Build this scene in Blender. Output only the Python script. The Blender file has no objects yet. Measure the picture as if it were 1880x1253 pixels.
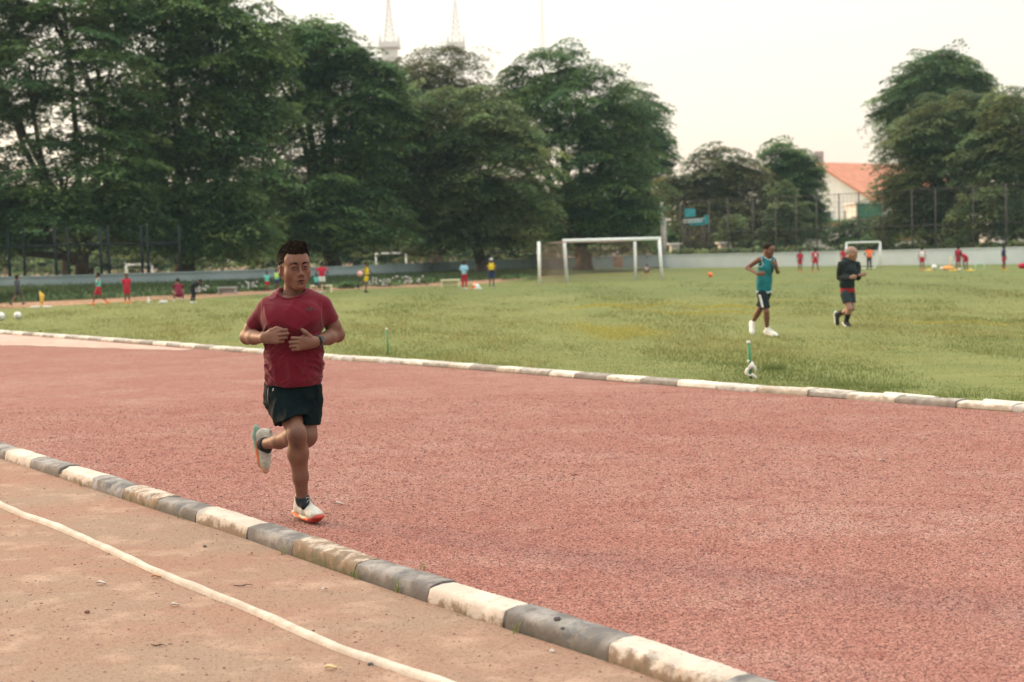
import bpy, math, random
import numpy as np
from mathutils import Vector, Matrix
sc = bpy.context.scene
col = sc.collection
rad = math.radians
RS = np.random.RandomState

# ------------------------------------------------------------------ camera, sky, sun
FPX, CAMH, PITCH, ROLL = 2611., 1.65, rad(3.65), rad(-1.45)
cam_d = bpy.data.cameras.new("camera"); cam = bpy.data.objects.new("camera", cam_d); col.objects.link(cam)
CM = Matrix.Rotation(math.pi/2 - PITCH, 4, 'X') @ Matrix.Rotation(ROLL, 4, 'Z')
cam.matrix_world = Matrix.Translation((0, 0, CAMH)) @ CM
cam_d.sensor_width = 36; cam_d.lens = FPX/1880*36
cam_d.clip_start = .05; cam_d.clip_end = 3000
cam_d.dof.use_dof = True; cam_d.dof.focus_distance = 8.65; cam_d.dof.aperture_fstop = 2.7
sc.camera = cam
M3 = np.array(CM.to_3x3())

SUN_AZ, SUN_EL = rad(-54), rad(15)          # azimuth from the viewing direction (+Y), negative = left
w = bpy.data.worlds.new("World"); sc.world = w; w.use_nodes = True
nt = w.node_tree; nt.nodes.clear()
def N(t, nt_, **kw):
    n = nt_.nodes.new(t)
    for k, v in kw.items(): setattr(n, k, v)
    return n
sky = N('ShaderNodeTexSky', nt, sky_type='NISHITA'); sky.sun_disc = False
sky.sun_elevation = SUN_EL; sky.sun_rotation = SUN_AZ; sky.dust_density = 4
bg1 = N('ShaderNodeBackground', nt); bg1.inputs[1].default_value = .05
bg2 = N('ShaderNodeBackground', nt); bg2.inputs[1].default_value = 1.0
tc = N('ShaderNodeTexCoord', nt); sx = N('ShaderNodeSeparateXYZ', nt)
cr = N('ShaderNodeValToRGB', nt)
nz = N('ShaderNodeTexNoise', nt); nz.inputs['Scale'].default_value = 2.2; nz.inputs['Detail'].default_value = 4
ad = N('ShaderNodeMath', nt, operation='MULTIPLY_ADD'); ad.inputs[1].default_value = .10; 
mp = N('ShaderNodeMapping', nt); mp.inputs['Scale'].default_value = (1, 1, 5)
nt.links.new(tc.outputs['Generated'], sx.inputs[0]); nt.links.new(tc.outputs['Generated'], mp.inputs[0])
nt.links.new(mp.outputs[0], nz.inputs['Vector']); nt.links.new(nz.outputs['Fac'], ad.inputs[0]); nt.links.new(sx.outputs['Z'], ad.inputs[2])
nt.links.new(ad.outputs[0], cr.inputs[0])
els = cr.color_ramp.elements
SKYR = [(0.0, (.86, .67, .54)), (.07, (.93, .74, .59)), (.13, (.98, .84, .71)), (.24, (.99, .89, .79)), (.50, (1.75, 1.68, 1.50)), (1.0, (3.0, 3.1, 2.95))]
els[0].position = SKYR[0][0]; els[0].color = SKYR[0][1]+(1,)
els[1].position = 1.0; els[1].color = SKYR[-1][1]+(1,)
for p, c in SKYR[1:-1]:
    e = els.new(p); e.color = c+(1,)
dt = N('ShaderNodeVectorMath', nt, operation='DOT_PRODUCT'); dt.inputs[1].default_value = (-.35, .94, 0); nt.links.new(tc.outputs['Generated'], dt.inputs[0])
df = N('ShaderNodeMapRange', nt); df.inputs[1].default_value = -1; df.inputs[2].default_value = .9; df.inputs[3].default_value = .84; df.inputs[4].default_value = 1.09
nt.links.new(dt.outputs['Value'], df.inputs[0]); nt.links.new(df.outputs[0], bg2.inputs[1])   # the sky is brighter towards the setting sun
nt.links.new(cr.outputs[0], bg2.inputs[0]); nt.links.new(sky.outputs[0], bg1.inputs[0])
adds = N('ShaderNodeAddShader', nt); out = N('ShaderNodeOutputWorld', nt)
nt.links.new(bg1.outputs[0], adds.inputs[0]); nt.links.new(bg2.outputs[0], adds.inputs[1]); nt.links.new(adds.outputs[0], out.inputs[0])

sd = bpy.data.lights.new("sun", 'SUN'); sun = bpy.data.objects.new("sun", sd); col.objects.link(sun)
sd.energy = 4.2; sd.angle = rad(7); sd.color = (1.0, .62, .34)
dirv = Vector((math.sin(SUN_AZ)*math.cos(SUN_EL), math.cos(SUN_AZ)*math.cos(SUN_EL), math.sin(SUN_EL)))
sun.rotation_euler = dirv.to_track_quat('Z', 'Y').to_euler()
sc.view_settings.view_transform = 'Standard'; sc.view_settings.look = 'None'
sc.view_settings.exposure = 0.0; sc.view_settings.gamma = 1
sc.render.engine = 'CYCLES'
sc.cycles.use_denoising = True
sc.cycles.max_bounces = 6; sc.cycles.diffuse_bounces = 3; sc.cycles.glossy_bounces = 2
sc.cycles.transmission_bounces = 3; sc.cycles.transparent_max_bounces = 8; sc.cycles.volume_bounces = 0
sc.cycles.caustics_reflective = False; sc.cycles.caustics_refractive = False

# ------------------------------------------------------------------ measuring helpers
def ray(px, py): return M3 @ np.array([(px-940)/FPX, -(py-626.5)/FPX, -1.])
def G(px, py, z=0.):
    d = ray(px, py); t = (z-CAMH)/d[2]; return np.array([d[0]*t, d[1]*t, z])
def Y(px, py, y):
    d = ray(px, py); t = y/d[1]; return np.array([d[0]*t, y, CAMH+d[2]*t])
def hz(px): return 460.3+(940-px)*.0253      # horizon row at a column
def zat(px, py, y): return Y(px, py, y)[2]
def V(*a): return np.array(a, float)
def unit(v): v = np.asarray(v, float); return v/max(1e-9, np.linalg.norm(v))

# ------------------------------------------------------------------ object helpers
def tag(o, label=None, cat=None, group=None, kind=None):
    if label: o['label'] = label
    if cat: o['category'] = cat
    if group: o['group'] = group
    if kind: o['kind'] = kind
    return o
def empty(name, loc, label=None, cat=None, group=None):
    o = bpy.data.objects.new(name, None); col.objects.link(o); o.location = tuple(loc); o.empty_display_size = .1
    return tag(o, label, cat, group)
def link(name, me, mat, parent=None, smooth=True, off=None):
    if mat is not None: me.materials.append(mat)
    if smooth: me.polygons.foreach_set('use_smooth', [True]*len(me.polygons))
    o = bpy.data.objects.new(name, me); col.objects.link(o)
    if parent is not None:
        o.parent = parent
    return o
def fast(name, verts, faces, mat, parent=None, smooth=False, colors=None, origin=None):
    """verts (n,3), faces (m,k) numpy -> ONE mesh object"""
    verts = np.asarray(verts, np.float32); faces = np.asarray(faces, np.int32)
    if parent is not None and origin is None: origin = world_origin(parent)
    if origin is not None: verts = verts-np.asarray(origin, np.float32)
    me = bpy.data.meshes.new(name)
    k = faces.shape[1]
    me.vertices.add(len(verts)); me.vertices.foreach_set('co', verts.ravel())
    me.loops.add(faces.size); me.loops.foreach_set('vertex_index', faces.ravel())
    me.polygons.add(len(faces)); me.polygons.foreach_set('loop_start', np.arange(len(faces), dtype=np.int32)*k)
    try: me.polygons.foreach_set('loop_total', np.full(len(faces), k, np.int32))
    except Exception: pass
    me.update(calc_edges=True)
    if colors is not None:
        at = me.color_attributes.new('Col', 'FLOAT_COLOR', 'POINT')
        c4 = np.ones((len(verts), 4), np.float32); c4[:, :3] = colors; at.data.foreach_set('color', c4.ravel())
    return link(name, me, mat, parent, smooth)
def world_origin(o):
    p = V(0, 0, 0)
    while o is not None:
        p += np.array(o.location); o = o.parent
    return p

class MB:
    def __init__(s): s.v = []; s.f = []
    def box(s, c, size, R=None, taper=1.0):
        c = np.asarray(c, float); h = np.asarray(size, float)/2; b = len(s.v)
        for z in (-1, 1):
            for x, y in ((-1, -1), (1, -1), (1, 1), (-1, 1)):
                t = taper if z > 0 else 1
                p = np.array([x*h[0]*t, y*h[1]*t, z*h[2]])
                if R is not None: p = R @ p
                s.v.append(c+p)
        s.f += [(b, b+3, b+2, b+1), (b+4, b+5, b+6, b+7)]+[(b+i, b+(i+1) % 4, b+4+(i+1) % 4, b+4+i) for i in range(4)]
        return s
    def tube(s, pts, rr, n=8, cap=True):
        pts = [np.asarray(p, float) for p in pts]; b = len(s.v)
        if np.isscalar(rr): rr = [rr]*len(pts)
        up = None
        for i, p in enumerate(pts):
            t = unit(pts[min(i+1, len(pts)-1)]-pts[max(i-1, 0)])
            if up is None: up = V(0, 0, 1) if abs(t[2]) < .9 else V(1, 0, 0)
            a = unit(np.cross(t, up)); c = np.cross(a, t); up = c
            for k in range(n):
                th = 2*math.pi*k/n
                s.v.append(p+(a*math.cos(th)+c*math.sin(th))*rr[i])
        for i in range(len(pts)-1):
            for k in range(n):
                q = b+i*n; s.f.append((q+k, q+(k+1) % n, q+n+(k+1) % n, q+n+k))
        if cap:
            s.f.append(tuple(b+k for k in range(n))[::-1]); q = b+(len(pts)-1)*n; s.f.append(tuple(q+k for k in range(n)))
        return s
    def ball(s, c, r, seg=16, rings=10):
        c = np.asarray(c, float); r = np.ones(3)*r; b = len(s.v)
        for i in range(1, rings):
            for k in range(seg):
                a = math.pi*i/rings; t = 2*math.pi*k/seg
                s.v.append(c+r*V(math.sin(a)*math.cos(t), math.sin(a)*math.sin(t), math.cos(a)))
        top = len(s.v); s.v.append(c+r*V(0, 0, 1)); s.v.append(c-r*V(0, 0, 1))
        for i in range(rings-2):
            for k in range(seg):
                q = b+i*seg; s.f.append((q+k, q+seg+k, q+seg+(k+1) % seg, q+(k+1) % seg))
        for k in range(seg):
            s.f.append((top, b+k, b+(k+1) % seg)); q = b+(rings-2)*seg; s.f.append((top+1, q+(k+1) % seg, q+k))
        return s
    def poly(s, pts):
        b = len(s.v); s.v += [np.asarray(p, float) for p in pts]; s.f.append(tuple(range(b, b+len(pts)))); return s
    def grid(s, rows):
        """rows: list of equally long point lists"""
        b = len(s.v); n = len(rows[0])
        for r in rows: s.v += [np.asarray(p, float) for p in r]
        for i in range(len(rows)-1):
            for k in range(n-1):
                q = b+i*n+k; s.f.append((q, q+1, q+n+1, q+n))
        return s
    def build(s, name, mat, parent=None, smooth=False, bevel=0):
        o = world_origin(parent) if parent is not None else V(0, 0, 0)
        me = bpy.data.meshes.new(name); me.from_pydata([tuple(p-o) for p in s.v], [], s.f); me.update()
        ob = link(name, me, mat, parent, smooth)
        if bevel:
            m = ob.modifiers.new('bevel', 'BEVEL'); m.width = bevel; m.segments = 2; m.limit_method = 'ANGLE'
        return ob
def setorigin(o, p):
    """move a parentless mesh's origin to p without moving the mesh"""
    p = Vector(tuple(p)); o.data.transform(Matrix.Translation(-p)); o.location = p; return o

# ------------------------------------------------------------------ materials
MATS = {}
def mat(name, c1, c2=None, scale=8., rough=.8, bump=0., bscale=None, attr=False, detail=5, spec=.3, sheen=0, trans=0., lo=.35, hi=.65, stretch=None):
    if name in MATS: return MATS[name]
    m = bpy.data.materials.new(name); m.use_nodes = True; t = m.node_tree; L = t.links.new
    b = t.nodes['Principled BSDF']; b.inputs['Roughness'].default_value = rough; b.inputs['Specular IOR Level'].default_value = spec
    if sheen: b.inputs['Sheen Weight'].default_value = sheen; b.inputs['Sheen Roughness'].default_value = .5
    colr = None
    tc = N('ShaderNodeTexCoord', t)
    src = tc.outputs['Object']
    if stretch:
        mpn = N('ShaderNodeMapping', t); mpn.inputs['Scale'].default_value = stretch; L(src, mpn.inputs[0]); src = mpn.outputs[0]
    if c2 is not None:
        nz = N('ShaderNodeTexNoise', t); nz.inputs['Scale'].default_value = scale; nz.inputs['Detail'].default_value = detail; L(src, nz.inputs['Vector'])
        r = N('ShaderNodeValToRGB', t); r.color_ramp.elements[0].position = lo; r.color_ramp.elements[1].position = hi
        r.color_ramp.elements[0].color = tuple(c1)+(1,); r.color_ramp.elements[1].color = tuple(c2)+(1,)
        L(nz.outputs['Fac'], r.inputs[0]); colr = r.outputs[0]
    if attr:
        a = N('ShaderNodeAttribute', t, attribute_name='Col'); mx = N('ShaderNodeMix', t, data_type='RGBA', blend_type='MULTIPLY'); mx.inputs['Factor'].default_value = 1
        if colr is None: mx.inputs['A'].default_value = tuple(c1)+(1,)
        else: L(colr, mx.inputs['A'])
        L(a.outputs['Color'], mx.inputs['B']); colr = mx.outputs['Result']
    if colr is None: b.inputs['Base Color'].default_value = tuple(c1)+(1,)
    else: L(colr, b.inputs['Base Color'])
    if bump:
        n2 = N('ShaderNodeTexNoise', t); n2.inputs['Scale'].default_value = bscale or scale*4; n2.inputs['Detail'].default_value = 6; L(src, n2.inputs['Vector'])
        bp = N('ShaderNodeBump', t); bp.inputs['Strength'].default_value = bump; bp.inputs['Distance'].default_value = .01
        L(n2.outputs['Fac'], bp.inputs['Height']); L(bp.outputs[0], b.inputs['Normal'])
    if trans:
        o = t.nodes['Material Output']; tr = N('ShaderNodeBsdfTranslucent', t)
        if colr is None: tr.inputs[0].default_value = tuple(c1)+(1,)
        else: L(colr, tr.inputs[0])
        ms = N('ShaderNodeMixShader', t); ms.inputs[0].default_value = trans
        L(b.outputs[0], ms.inputs[1]); L(tr.outputs[0], ms.inputs[2]); L(ms.outputs[0], o.inputs[0])
    MATS[name] = m; return m

def ground_mat(name, layers, cell=None, bump=.5, bscale=60, rough=.95):
    """layers: list of (scale, lo, hi, colour, detail) painted over the first colour; cell: (scale, [(pos, colour)...], amount)"""
    m = bpy.data.materials.new(name); m.use_nodes = True; t = m.node_tree; L = t.links.new
    b = t.nodes['Principled BSDF']; b.inputs['Roughness'].default_value = rough; b.inputs['Specular IOR Level'].default_value = .15
    tc = N('ShaderNodeTexCoord', t); cur = None
    for i, ly in enumerate(layers):
        if i == 0:
            rgb = N('ShaderNodeRGB', t); rgb.outputs[0].default_value = tuple(ly)+(1,); cur = rgb.outputs[0]; continue
        s_, lo, hi, c, det = ly[:5]; st = ly[5] if len(ly) > 5 else (1, 1, 1)
        mpn = N('ShaderNodeMapping', t); mpn.inputs['Scale'].default_value = st; mpn.inputs['Location'].default_value = (i*7.3, i*3.1, 0)
        L(tc.outputs['Object'], mpn.inputs[0])
        nz = N('ShaderNodeTexNoise', t); nz.inputs['Scale'].default_value = s_; nz.inputs['Detail'].default_value = det; nz.inputs['Roughness'].default_value = .6
        L(mpn.outputs[0], nz.inputs['Vector'])
        mr = N('ShaderNodeMapRange', t); mr.inputs[1].default_value = lo; mr.inputs[2].default_value = hi; L(nz.outputs['Fac'], mr.inputs[0])
        mx = N('ShaderNodeMix', t, data_type='RGBA'); L(mr.outputs[0], mx.inputs['Factor']); L(cur, mx.inputs['A']); mx.inputs['B'].default_value = tuple(c)+(1,)
        cur = mx.outputs['Result']
    hgt = None
    if cell:
        vo = N('ShaderNodeTexVoronoi', t); vo.inputs['Scale'].default_value = cell[0]; L(tc.outputs['Object'], vo.inputs['Vector'])
        sp = N('ShaderNodeSeparateColor', t); L(vo.outputs['Color'], sp.inputs[0])
        r = N('ShaderNodeValToRGB', t); el = r.color_ramp.elements
        el[0].position = cell[1][0][0]; el[0].color = tuple(cell[1][0][1])+(1,); el[1].position = cell[1][-1][0]; el[1].color = tuple(cell[1][-1][1])+(1,)
        for p, c in cell[1][1:-1]: e = el.new(p); e.color = tuple(c)+(1,)
        L(sp.outputs[0], r.inputs[0])
        mx = N('ShaderNodeMix', t, data_type='RGBA', blend_type='MULTIPLY'); mx.inputs['Factor'].default_value = cell[2]
        L(cur, mx.inputs['A']); L(r.outputs[0], mx.inputs['B']); cur = mx.outputs['Result']; hgt = sp.outputs[1]
    n2 = N('ShaderNodeTexNoise', t); n2.inputs['Scale'].default_value = bscale; n2.inputs['Detail'].default_value = 6; n2.inputs['Roughness'].default_value = .65
    L(tc.outputs['Object'], n2.inputs['Vector'])
    h = n2.outputs['Fac']
    if hgt is not None:
        a = N('ShaderNodeMath', t, operation='ADD'); L(h, a.inputs[0]); L(hgt, a.inputs[1]); h = a.outputs[0]
    bp = N('ShaderNodeBump', t); bp.inputs['Strength'].default_value = bump; bp.inputs['Distance'].default_value = .01
    L(h, bp.inputs['Height']); L(bp.outputs[0], b.inputs['Normal']); L(cur, b.inputs['Base Color'])
    MATS[name] = m; return m

M_track = ground_mat('red_cinder', [(0.315, 0.146, 0.120), (.35, .38, .66, (0.350, 0.190, 0.158), 5), (1.1, .50, .80, (0.375, 0.240, 0.205), 6, (1, 1.2, 1)),
    (2.6, .54, .76, (.25, .095, .078), 7, (1, 1.2, 1)), (.8, .55, .74, (.39, .25, .21), 7, (.8, 1.3, 1)), (190, .56, .62, (.14, .05, .042), 2), (160, .57, .64, (.46, .24, .17), 2),
    (5, .55, .78, (0.240, 0.092, 0.076), 5)],
    cell=(125, [(0, (.16, .13, .14)), (.14, (.50, .44, .45)), (.45, (.96, .90, .88)), (.85, (1.12, 1.08, 1.06)), (1, (1.30, 1.32, 1.30))], 1.0), bump=.9, bscale=55)
M_dirt = ground_mat('tan_dirt', [(0.25, 0.172, 0.125), (.7, .40, .66, (0.268, 0.148, 0.108), 6, (1, 1.6, 1)), (3.5, .52, .74, (0.376, 0.256, 0.192), 6),
    (30, .60, .74, (0.136, 0.068, 0.048), 4), (11, .62, .8, (0.168, 0.096, 0.064), 6)],
    cell=(130, [(0, (.62, .58, .56)), (.15, (.9, .87, .85)), (1, (1.12, 1.12, 1.1))], .8), bump=.55, bscale=38)
M_grass = ground_mat('mown_grass', [(0.138, 0.150, 0.046), (.28, .40, .62, (0.173, 0.176, 0.059), 5), (1.1, .46, .70, (0.106, 0.127, 0.036), 6, (1, 2.5, 1)),
    (3.0, .60, .72, (0.166, 0.151, 0.053), 6, (1, 2.0, 1)), (14, .5, .75, (0.109, 0.134, 0.039), 5)], bump=.8, bscale=30)
M_earth = ground_mat('bare_earth', [(.16, .10, .06), (.6, .4, .7, (.24, .15, .09), 5), (4, .5, .8, (.09, .08, .04), 5)], bump=.6, bscale=20)
M_path = ground_mat('brown_path', [(.30, .165, .10), (.8, .4, .65, (.36, .21, .14), 5)], bump=.4, bscale=30)
M_glare = ground_mat('painted_glare', [(.44, .32, .265), (.9, .4, .65, (.38, .25, .205), 5), (5, .5, .75, (.36, .20, .16), 5)], bump=.4, bscale=40)  # track colour bleached to stand in for sun glare
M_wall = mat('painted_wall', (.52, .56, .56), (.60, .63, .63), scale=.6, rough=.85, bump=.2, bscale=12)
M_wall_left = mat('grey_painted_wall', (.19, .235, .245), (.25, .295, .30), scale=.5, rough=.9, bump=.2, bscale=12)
M_post = mat('dark_fence_metal', (.004, .008, .010), (.008, .012, .014), scale=6, rough=.8)
M_rust = mat('grey_post', (.045, .040, .038), (.075, .062, .056), scale=5, rough=.7)
M_conc = mat('pole_concrete', (.24, .24, .225), (.33, .32, .30), scale=3, rough=.9)
M_white = mat('white_paint_metal', (.66, .68, .66), (.76, .77, .75), scale=7, rough=.5, bump=.05)
M_bark = mat('bark', (.060, .044, .034), (.115, .082, .062), scale=3.2, rough=.95, bump=.9, bscale=7, stretch=(1, 1, .25))
def leafm(n, c1, c2, tr=.45): return mat(n, c1, c2, scale=.35, rough=.65, attr=True, trans=tr, detail=3, spec=.2)
M_leaf = leafm('leaves_deep', (.088, .160, .062), (.145, .225, .076))
M_leaf2 = leafm('leaves_mid', (.125, .175, .075), (.19, .235, .095))
M_leaf3 = leafm('leaves_olive', (.13, .145, .066), (.18, .18, .085))

# ------------------------------------------------------------------ paths on the ground (measured on the photo, in metres)
def cr_spline(P, step):
    """resample a polyline smoothly at a constant step"""
    P = [np.asarray(p, float)[:2] for p in P]; Q = [2*P[0]-P[1]]+P+[2*P[-1]-P[-2]]; o = []
    for i in range(1, len(Q)-2):
        a, b, c, d = Q[i-1:i+3]
        for t in np.linspace(0, 1, 60, endpoint=False):
            o.append(.5*((2*b)+(-a+c)*t+(2*a-5*b+4*c-d)*t*t+(-a+3*b-3*c+d)*t**3))
    o.append(Q[-2]); o = np.array(o); s = np.r_[0, np.cumsum(np.linalg.norm(np.diff(o, axis=0), axis=1))]
    n = int(s[-1]/step); ss = np.arange(n+1)*step
    return np.c_[np.interp(ss, s, o[:, 0]), np.interp(ss, s, o[:, 1])]
def offs(P, d):
    t = np.gradient(P, axis=0); t /= np.linalg.norm(t, axis=1)[:, None]
    return P+np.c_[-t[:, 1], t[:, 0]]*d       # + = left of travel
near_px = [(0, 842), (55, 859.5), (160, 895), (281, 935), (440, 986), (536, 1021), (647, 1060), (773, 1103), (924, 1153), (1105, 1212), (1219, 1252)]
NK = [G(*p)[:2] for p in near_px]
NK = [V(-9.2, 18.3), V(-6.6, 15.0)]+NK+[V(.93, 4.72), V(1.72, 3.35)]
NKs = cr_spline(NK, .1)
far_px = [(0, 614), (133, 624), (266, 634), (399, 645), (593, 661), (757, 672.5), (890, 683), (1108, 701), (1311, 717), (1475, 729.5), (1648, 743), (1858, 759.5)]
FK = [G(*p)[:2] for p in far_px]
FK = [V(-20.5, 41.5), V(-16.2, 38.0)]+FK+[V(5.7, 12.15), V(7.3, 10.2), V(8.6, 8.2)]
FKs = cr_spline(FK, .1)

def sheet(name, A, B, z, m, nz_=1, kind='structure'):
    mb = MB(); rows = []
    for i in range(len(A)):
        rows.append([np.r_[A[i]*(1-t)+B[i]*t, z] for t in np.linspace(0, 1, nz_+1)])
    mb.grid(rows); o = mb.build(name, m); tag(o, kind=kind); return o
def resamp(P, n):
    P = np.asarray(P, float)[:, :2]; s = np.r_[0, np.cumsum(np.linalg.norm(np.diff(P, axis=0), axis=1))]; ss = np.linspace(0, s[-1], n)
    return np.c_[np.interp(ss, s, P[:, 0]), np.interp(ss, s, P[:, 1])]
g = MB().poly([(-440, -50, -.02), (440, -50, -.02), (440, 465, -.02), (-440, 465, -.02)]).build('ground', M_earth); tag(g, kind='structure')
# dirt lane in front of the near kerb
n = 160
A = resamp(NKs, n); B = A+np.array([-7.0, -8.0]); B[:, 1] = np.minimum(B[:, 1], 2.0)
sheet('dirt_lane', np.vstack([A]), B, 0.0, M_dirt)
# cinder track between the kerbs
A = resamp(offs(NKs, .1), n); B = resamp(offs(FKs, .1), n)
sheet('cinder_track', A, B, .012, M_track)
ext = MB().poly([np.r_[B[-1], .008], np.r_[A[-1], .008], (14, 1, .008), (14, 6, .008)]).build('cinder_track_edge', M_track); tag(ext, kind='structure')
# grass field
gp = [tuple(np.r_[p, .02]) for p in FKs[::3]]
arc = [G(0, 569), G(100, 563), G(200, 557), G(350, 550), G(480, 541), G(600, 534.5), G(760, 528), G(900, 521), G(990, 511), G(1100, 500), G(1225, 494)]
field_edge = [V(-26, 50)]+[a[:2] for a in arc]
poly = gp+[(60, 8, .02), (60, 60, .02), (31.5, 88, .02), (22.5, 98, .02), (12.5, 108, .02)]+[tuple(np.r_[p, .02]) for p in field_edge[::-1][1:]]+[(-30, 45, .02)]
MBf = MB().poly(poly).build('grass_field', M_grass); tag(MBf, kind='structure')
# path along the far edge, then the raised verge up to the wall
wall_left = [V(-62, 92), V(-40, 76), V(-25, 68), V(-20.3, 66), V(-15, 69), V(-12, 71.5), V(-8.9, 78), V(-5.5, 87), V(-2.9, 94), V(4, 101), V(11.5, 107)]
wall_right = [V(11.5, 107), V(22.5, 98), V(31.3, 87), V(46, 74)]
fe = cr_spline(field_edge, .5); pw = offs(fe, 1.0)
nn = 120
pth = sheet('dirt_path', resamp(offs(fe, -.15), nn), resamp(offs(fe, 5.5), nn), .014, M_path)
berm_f = resamp(np.array([V(-40, 48), V(-24, 52), G(0, 556)[:2], G(182, 548)[:2], G(300, 544)[:2], G(430, 537)[:2], G(560, 531)[:2], G(700, 525)[:2], G(860, 517)[:2], V(0, 84), V(8, 97)]), nn)
berm_b = resamp(np.array(wall_left[1:]), nn)
rows = []
for i in range(nn):
    u = i/nn; hh = .52*(1-u)**.6+.10
    rows.append([np.r_[berm_f[i]*(1-t)+berm_b[i]*t, hh*z+.0] for t, z in ((0, 0), (.06, .45), (.25, .72), (.6, .9), (1.05, 1.0))])
berm = MB().grid(rows).build('grass_verge', mat('verge_grass', (.045, .075, .025), (.075, .105, .035), scale=1.2, rough=.9, bump=.8, bscale=9), smooth=True); tag(berm, kind='structure')
# low-sun glare on the track, painted as a pale band by the far kerb, left
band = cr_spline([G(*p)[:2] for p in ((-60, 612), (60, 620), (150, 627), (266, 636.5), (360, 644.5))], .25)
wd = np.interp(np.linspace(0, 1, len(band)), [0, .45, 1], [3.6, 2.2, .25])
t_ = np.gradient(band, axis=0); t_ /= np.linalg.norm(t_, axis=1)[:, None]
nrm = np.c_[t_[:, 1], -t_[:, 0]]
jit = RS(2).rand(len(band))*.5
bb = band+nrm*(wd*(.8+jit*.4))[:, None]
sheet('track_glare_band', band+nrm*-.05, bb, .018, M_glare)

# ------------------------------------------------------------------ kerbs
def kerb_mat(name, base, alt, stain, moss, z_lo, z_hi, wear=.5):
    m = bpy.data.materials.new(name); m.use_nodes = True; t = m.node_tree; L = t.links.new
    b = t.nodes['Principled BSDF']; b.inputs['Roughness'].default_value = .85; b.inputs['Specular IOR Level'].default_value = .25
    geo = N('ShaderNodeNewGeometry', t); oi = N('ShaderNodeObjectInfo', t)
    add = N('ShaderNodeVectorMath', t, operation='ADD'); L(geo.outputs['Position'], add.inputs[0])
    mul = N('ShaderNodeVectorMath', t, operation='SCALE'); cmb = N('ShaderNodeCombineXYZ', t); L(oi.outputs['Random'], cmb.inputs[0]); L(cmb.outputs[0], mul.inputs[0]); mul.inputs['Scale'].default_value = 30; L(mul.outputs[0], add.inputs[1])
    def noise(s, d=6):
        n = N('ShaderNodeTexNoise', t); n.inputs['Scale'].default_value = s; n.inputs['Detail'].default_value = d; n.inputs['Roughness'].default_value = .65; L(add.outputs[0], n.inputs['Vector']); return n.outputs['Fac']
    def mix(a, bcol, fac):
        x = N('ShaderNodeMix', t, data_type='RGBA'); L(fac, x.inputs['Factor']); L(a, x.inputs['A']) if not isinstance(a, tuple) else setattr(x.inputs['A'], 'default_value', a+(1,)); x.inputs['B'].default_value = bcol+(1,); return x.outputs['Result']
    def rng(v, lo, hi, a=0., bb=1.):
        r = N('ShaderNodeMapRange', t); L(v, r.inputs[0]); r.inputs[1].default_value = lo; r.inputs[2].default_value = hi; r.inputs[3].default_value = a; r.inputs[4].default_value = bb; return r.outputs[0]
    c = mix(base, alt, rng(noise(7), .42, .62))
    c = mix(c, stain, rng(noise(38, 8), .62, .68, 0, .8))
    sz = N('ShaderNodeSeparateXYZ', t); L(geo.outputs['Position'], sz.inputs[0])
    # stain line: height plus noise
    a = N('ShaderNodeMath', t, operation='MULTIPLY_ADD'); L(noise(14, 8), a.inputs[0]); a.inputs[1].default_value = -.22; L(sz.outputs[2], a.inputs[2])
    L(oi.outputs['Random'], a.inputs[1]) if False else None
    a2 = N('ShaderNodeMath', t, operation='MULTIPLY_ADD'); L(oi.outputs['Random'], a2.inputs[0]); a2.inputs[1].default_value = -.09; L(a.outputs[0], a2.inputs[2])
    c = mix(c, stain, rng(a2.outputs[0], z_hi, z_lo, 0, .9))
    c = mix(c, moss, rng(a2.outputs[0], z_lo-.01, z_lo-.07, 0, .8))
    L(c, b.inputs['Base Color'])
    bp = N('ShaderNodeBump', t); bp.inputs['Strength'].default_value = .6; bp.inputs['Distance'].default_value = .008; L(noise(26, 8), bp.inputs['Height']); L(bp.outputs[0], b.inputs['Normal'])
    MATS[name] = m; return m
KW = kerb_mat('kerb_white', (.43, .36, .30), (.52, .45, .385), (.16, .10, .06), (.05, .055, .02), -.125, -.085)
KB = kerb_mat('kerb_black', (.115, .106, .102), (.28, .255, .235), (.095, .08, .068), (.04, .045, .022), -.15, -.10)
FW = kerb_mat('far_kerb_white', (.50, .45, .385), (.60, .54, .46), (.30, .24, .18), (.18, .15, .11), -.13, -.10)
FB = kerb_mat('far_kerb_grey', (.36, .33, .30), (.54, .49, .43), (.20, .17, .14), (.12, .10, .09), -.11, -.07)

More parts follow.
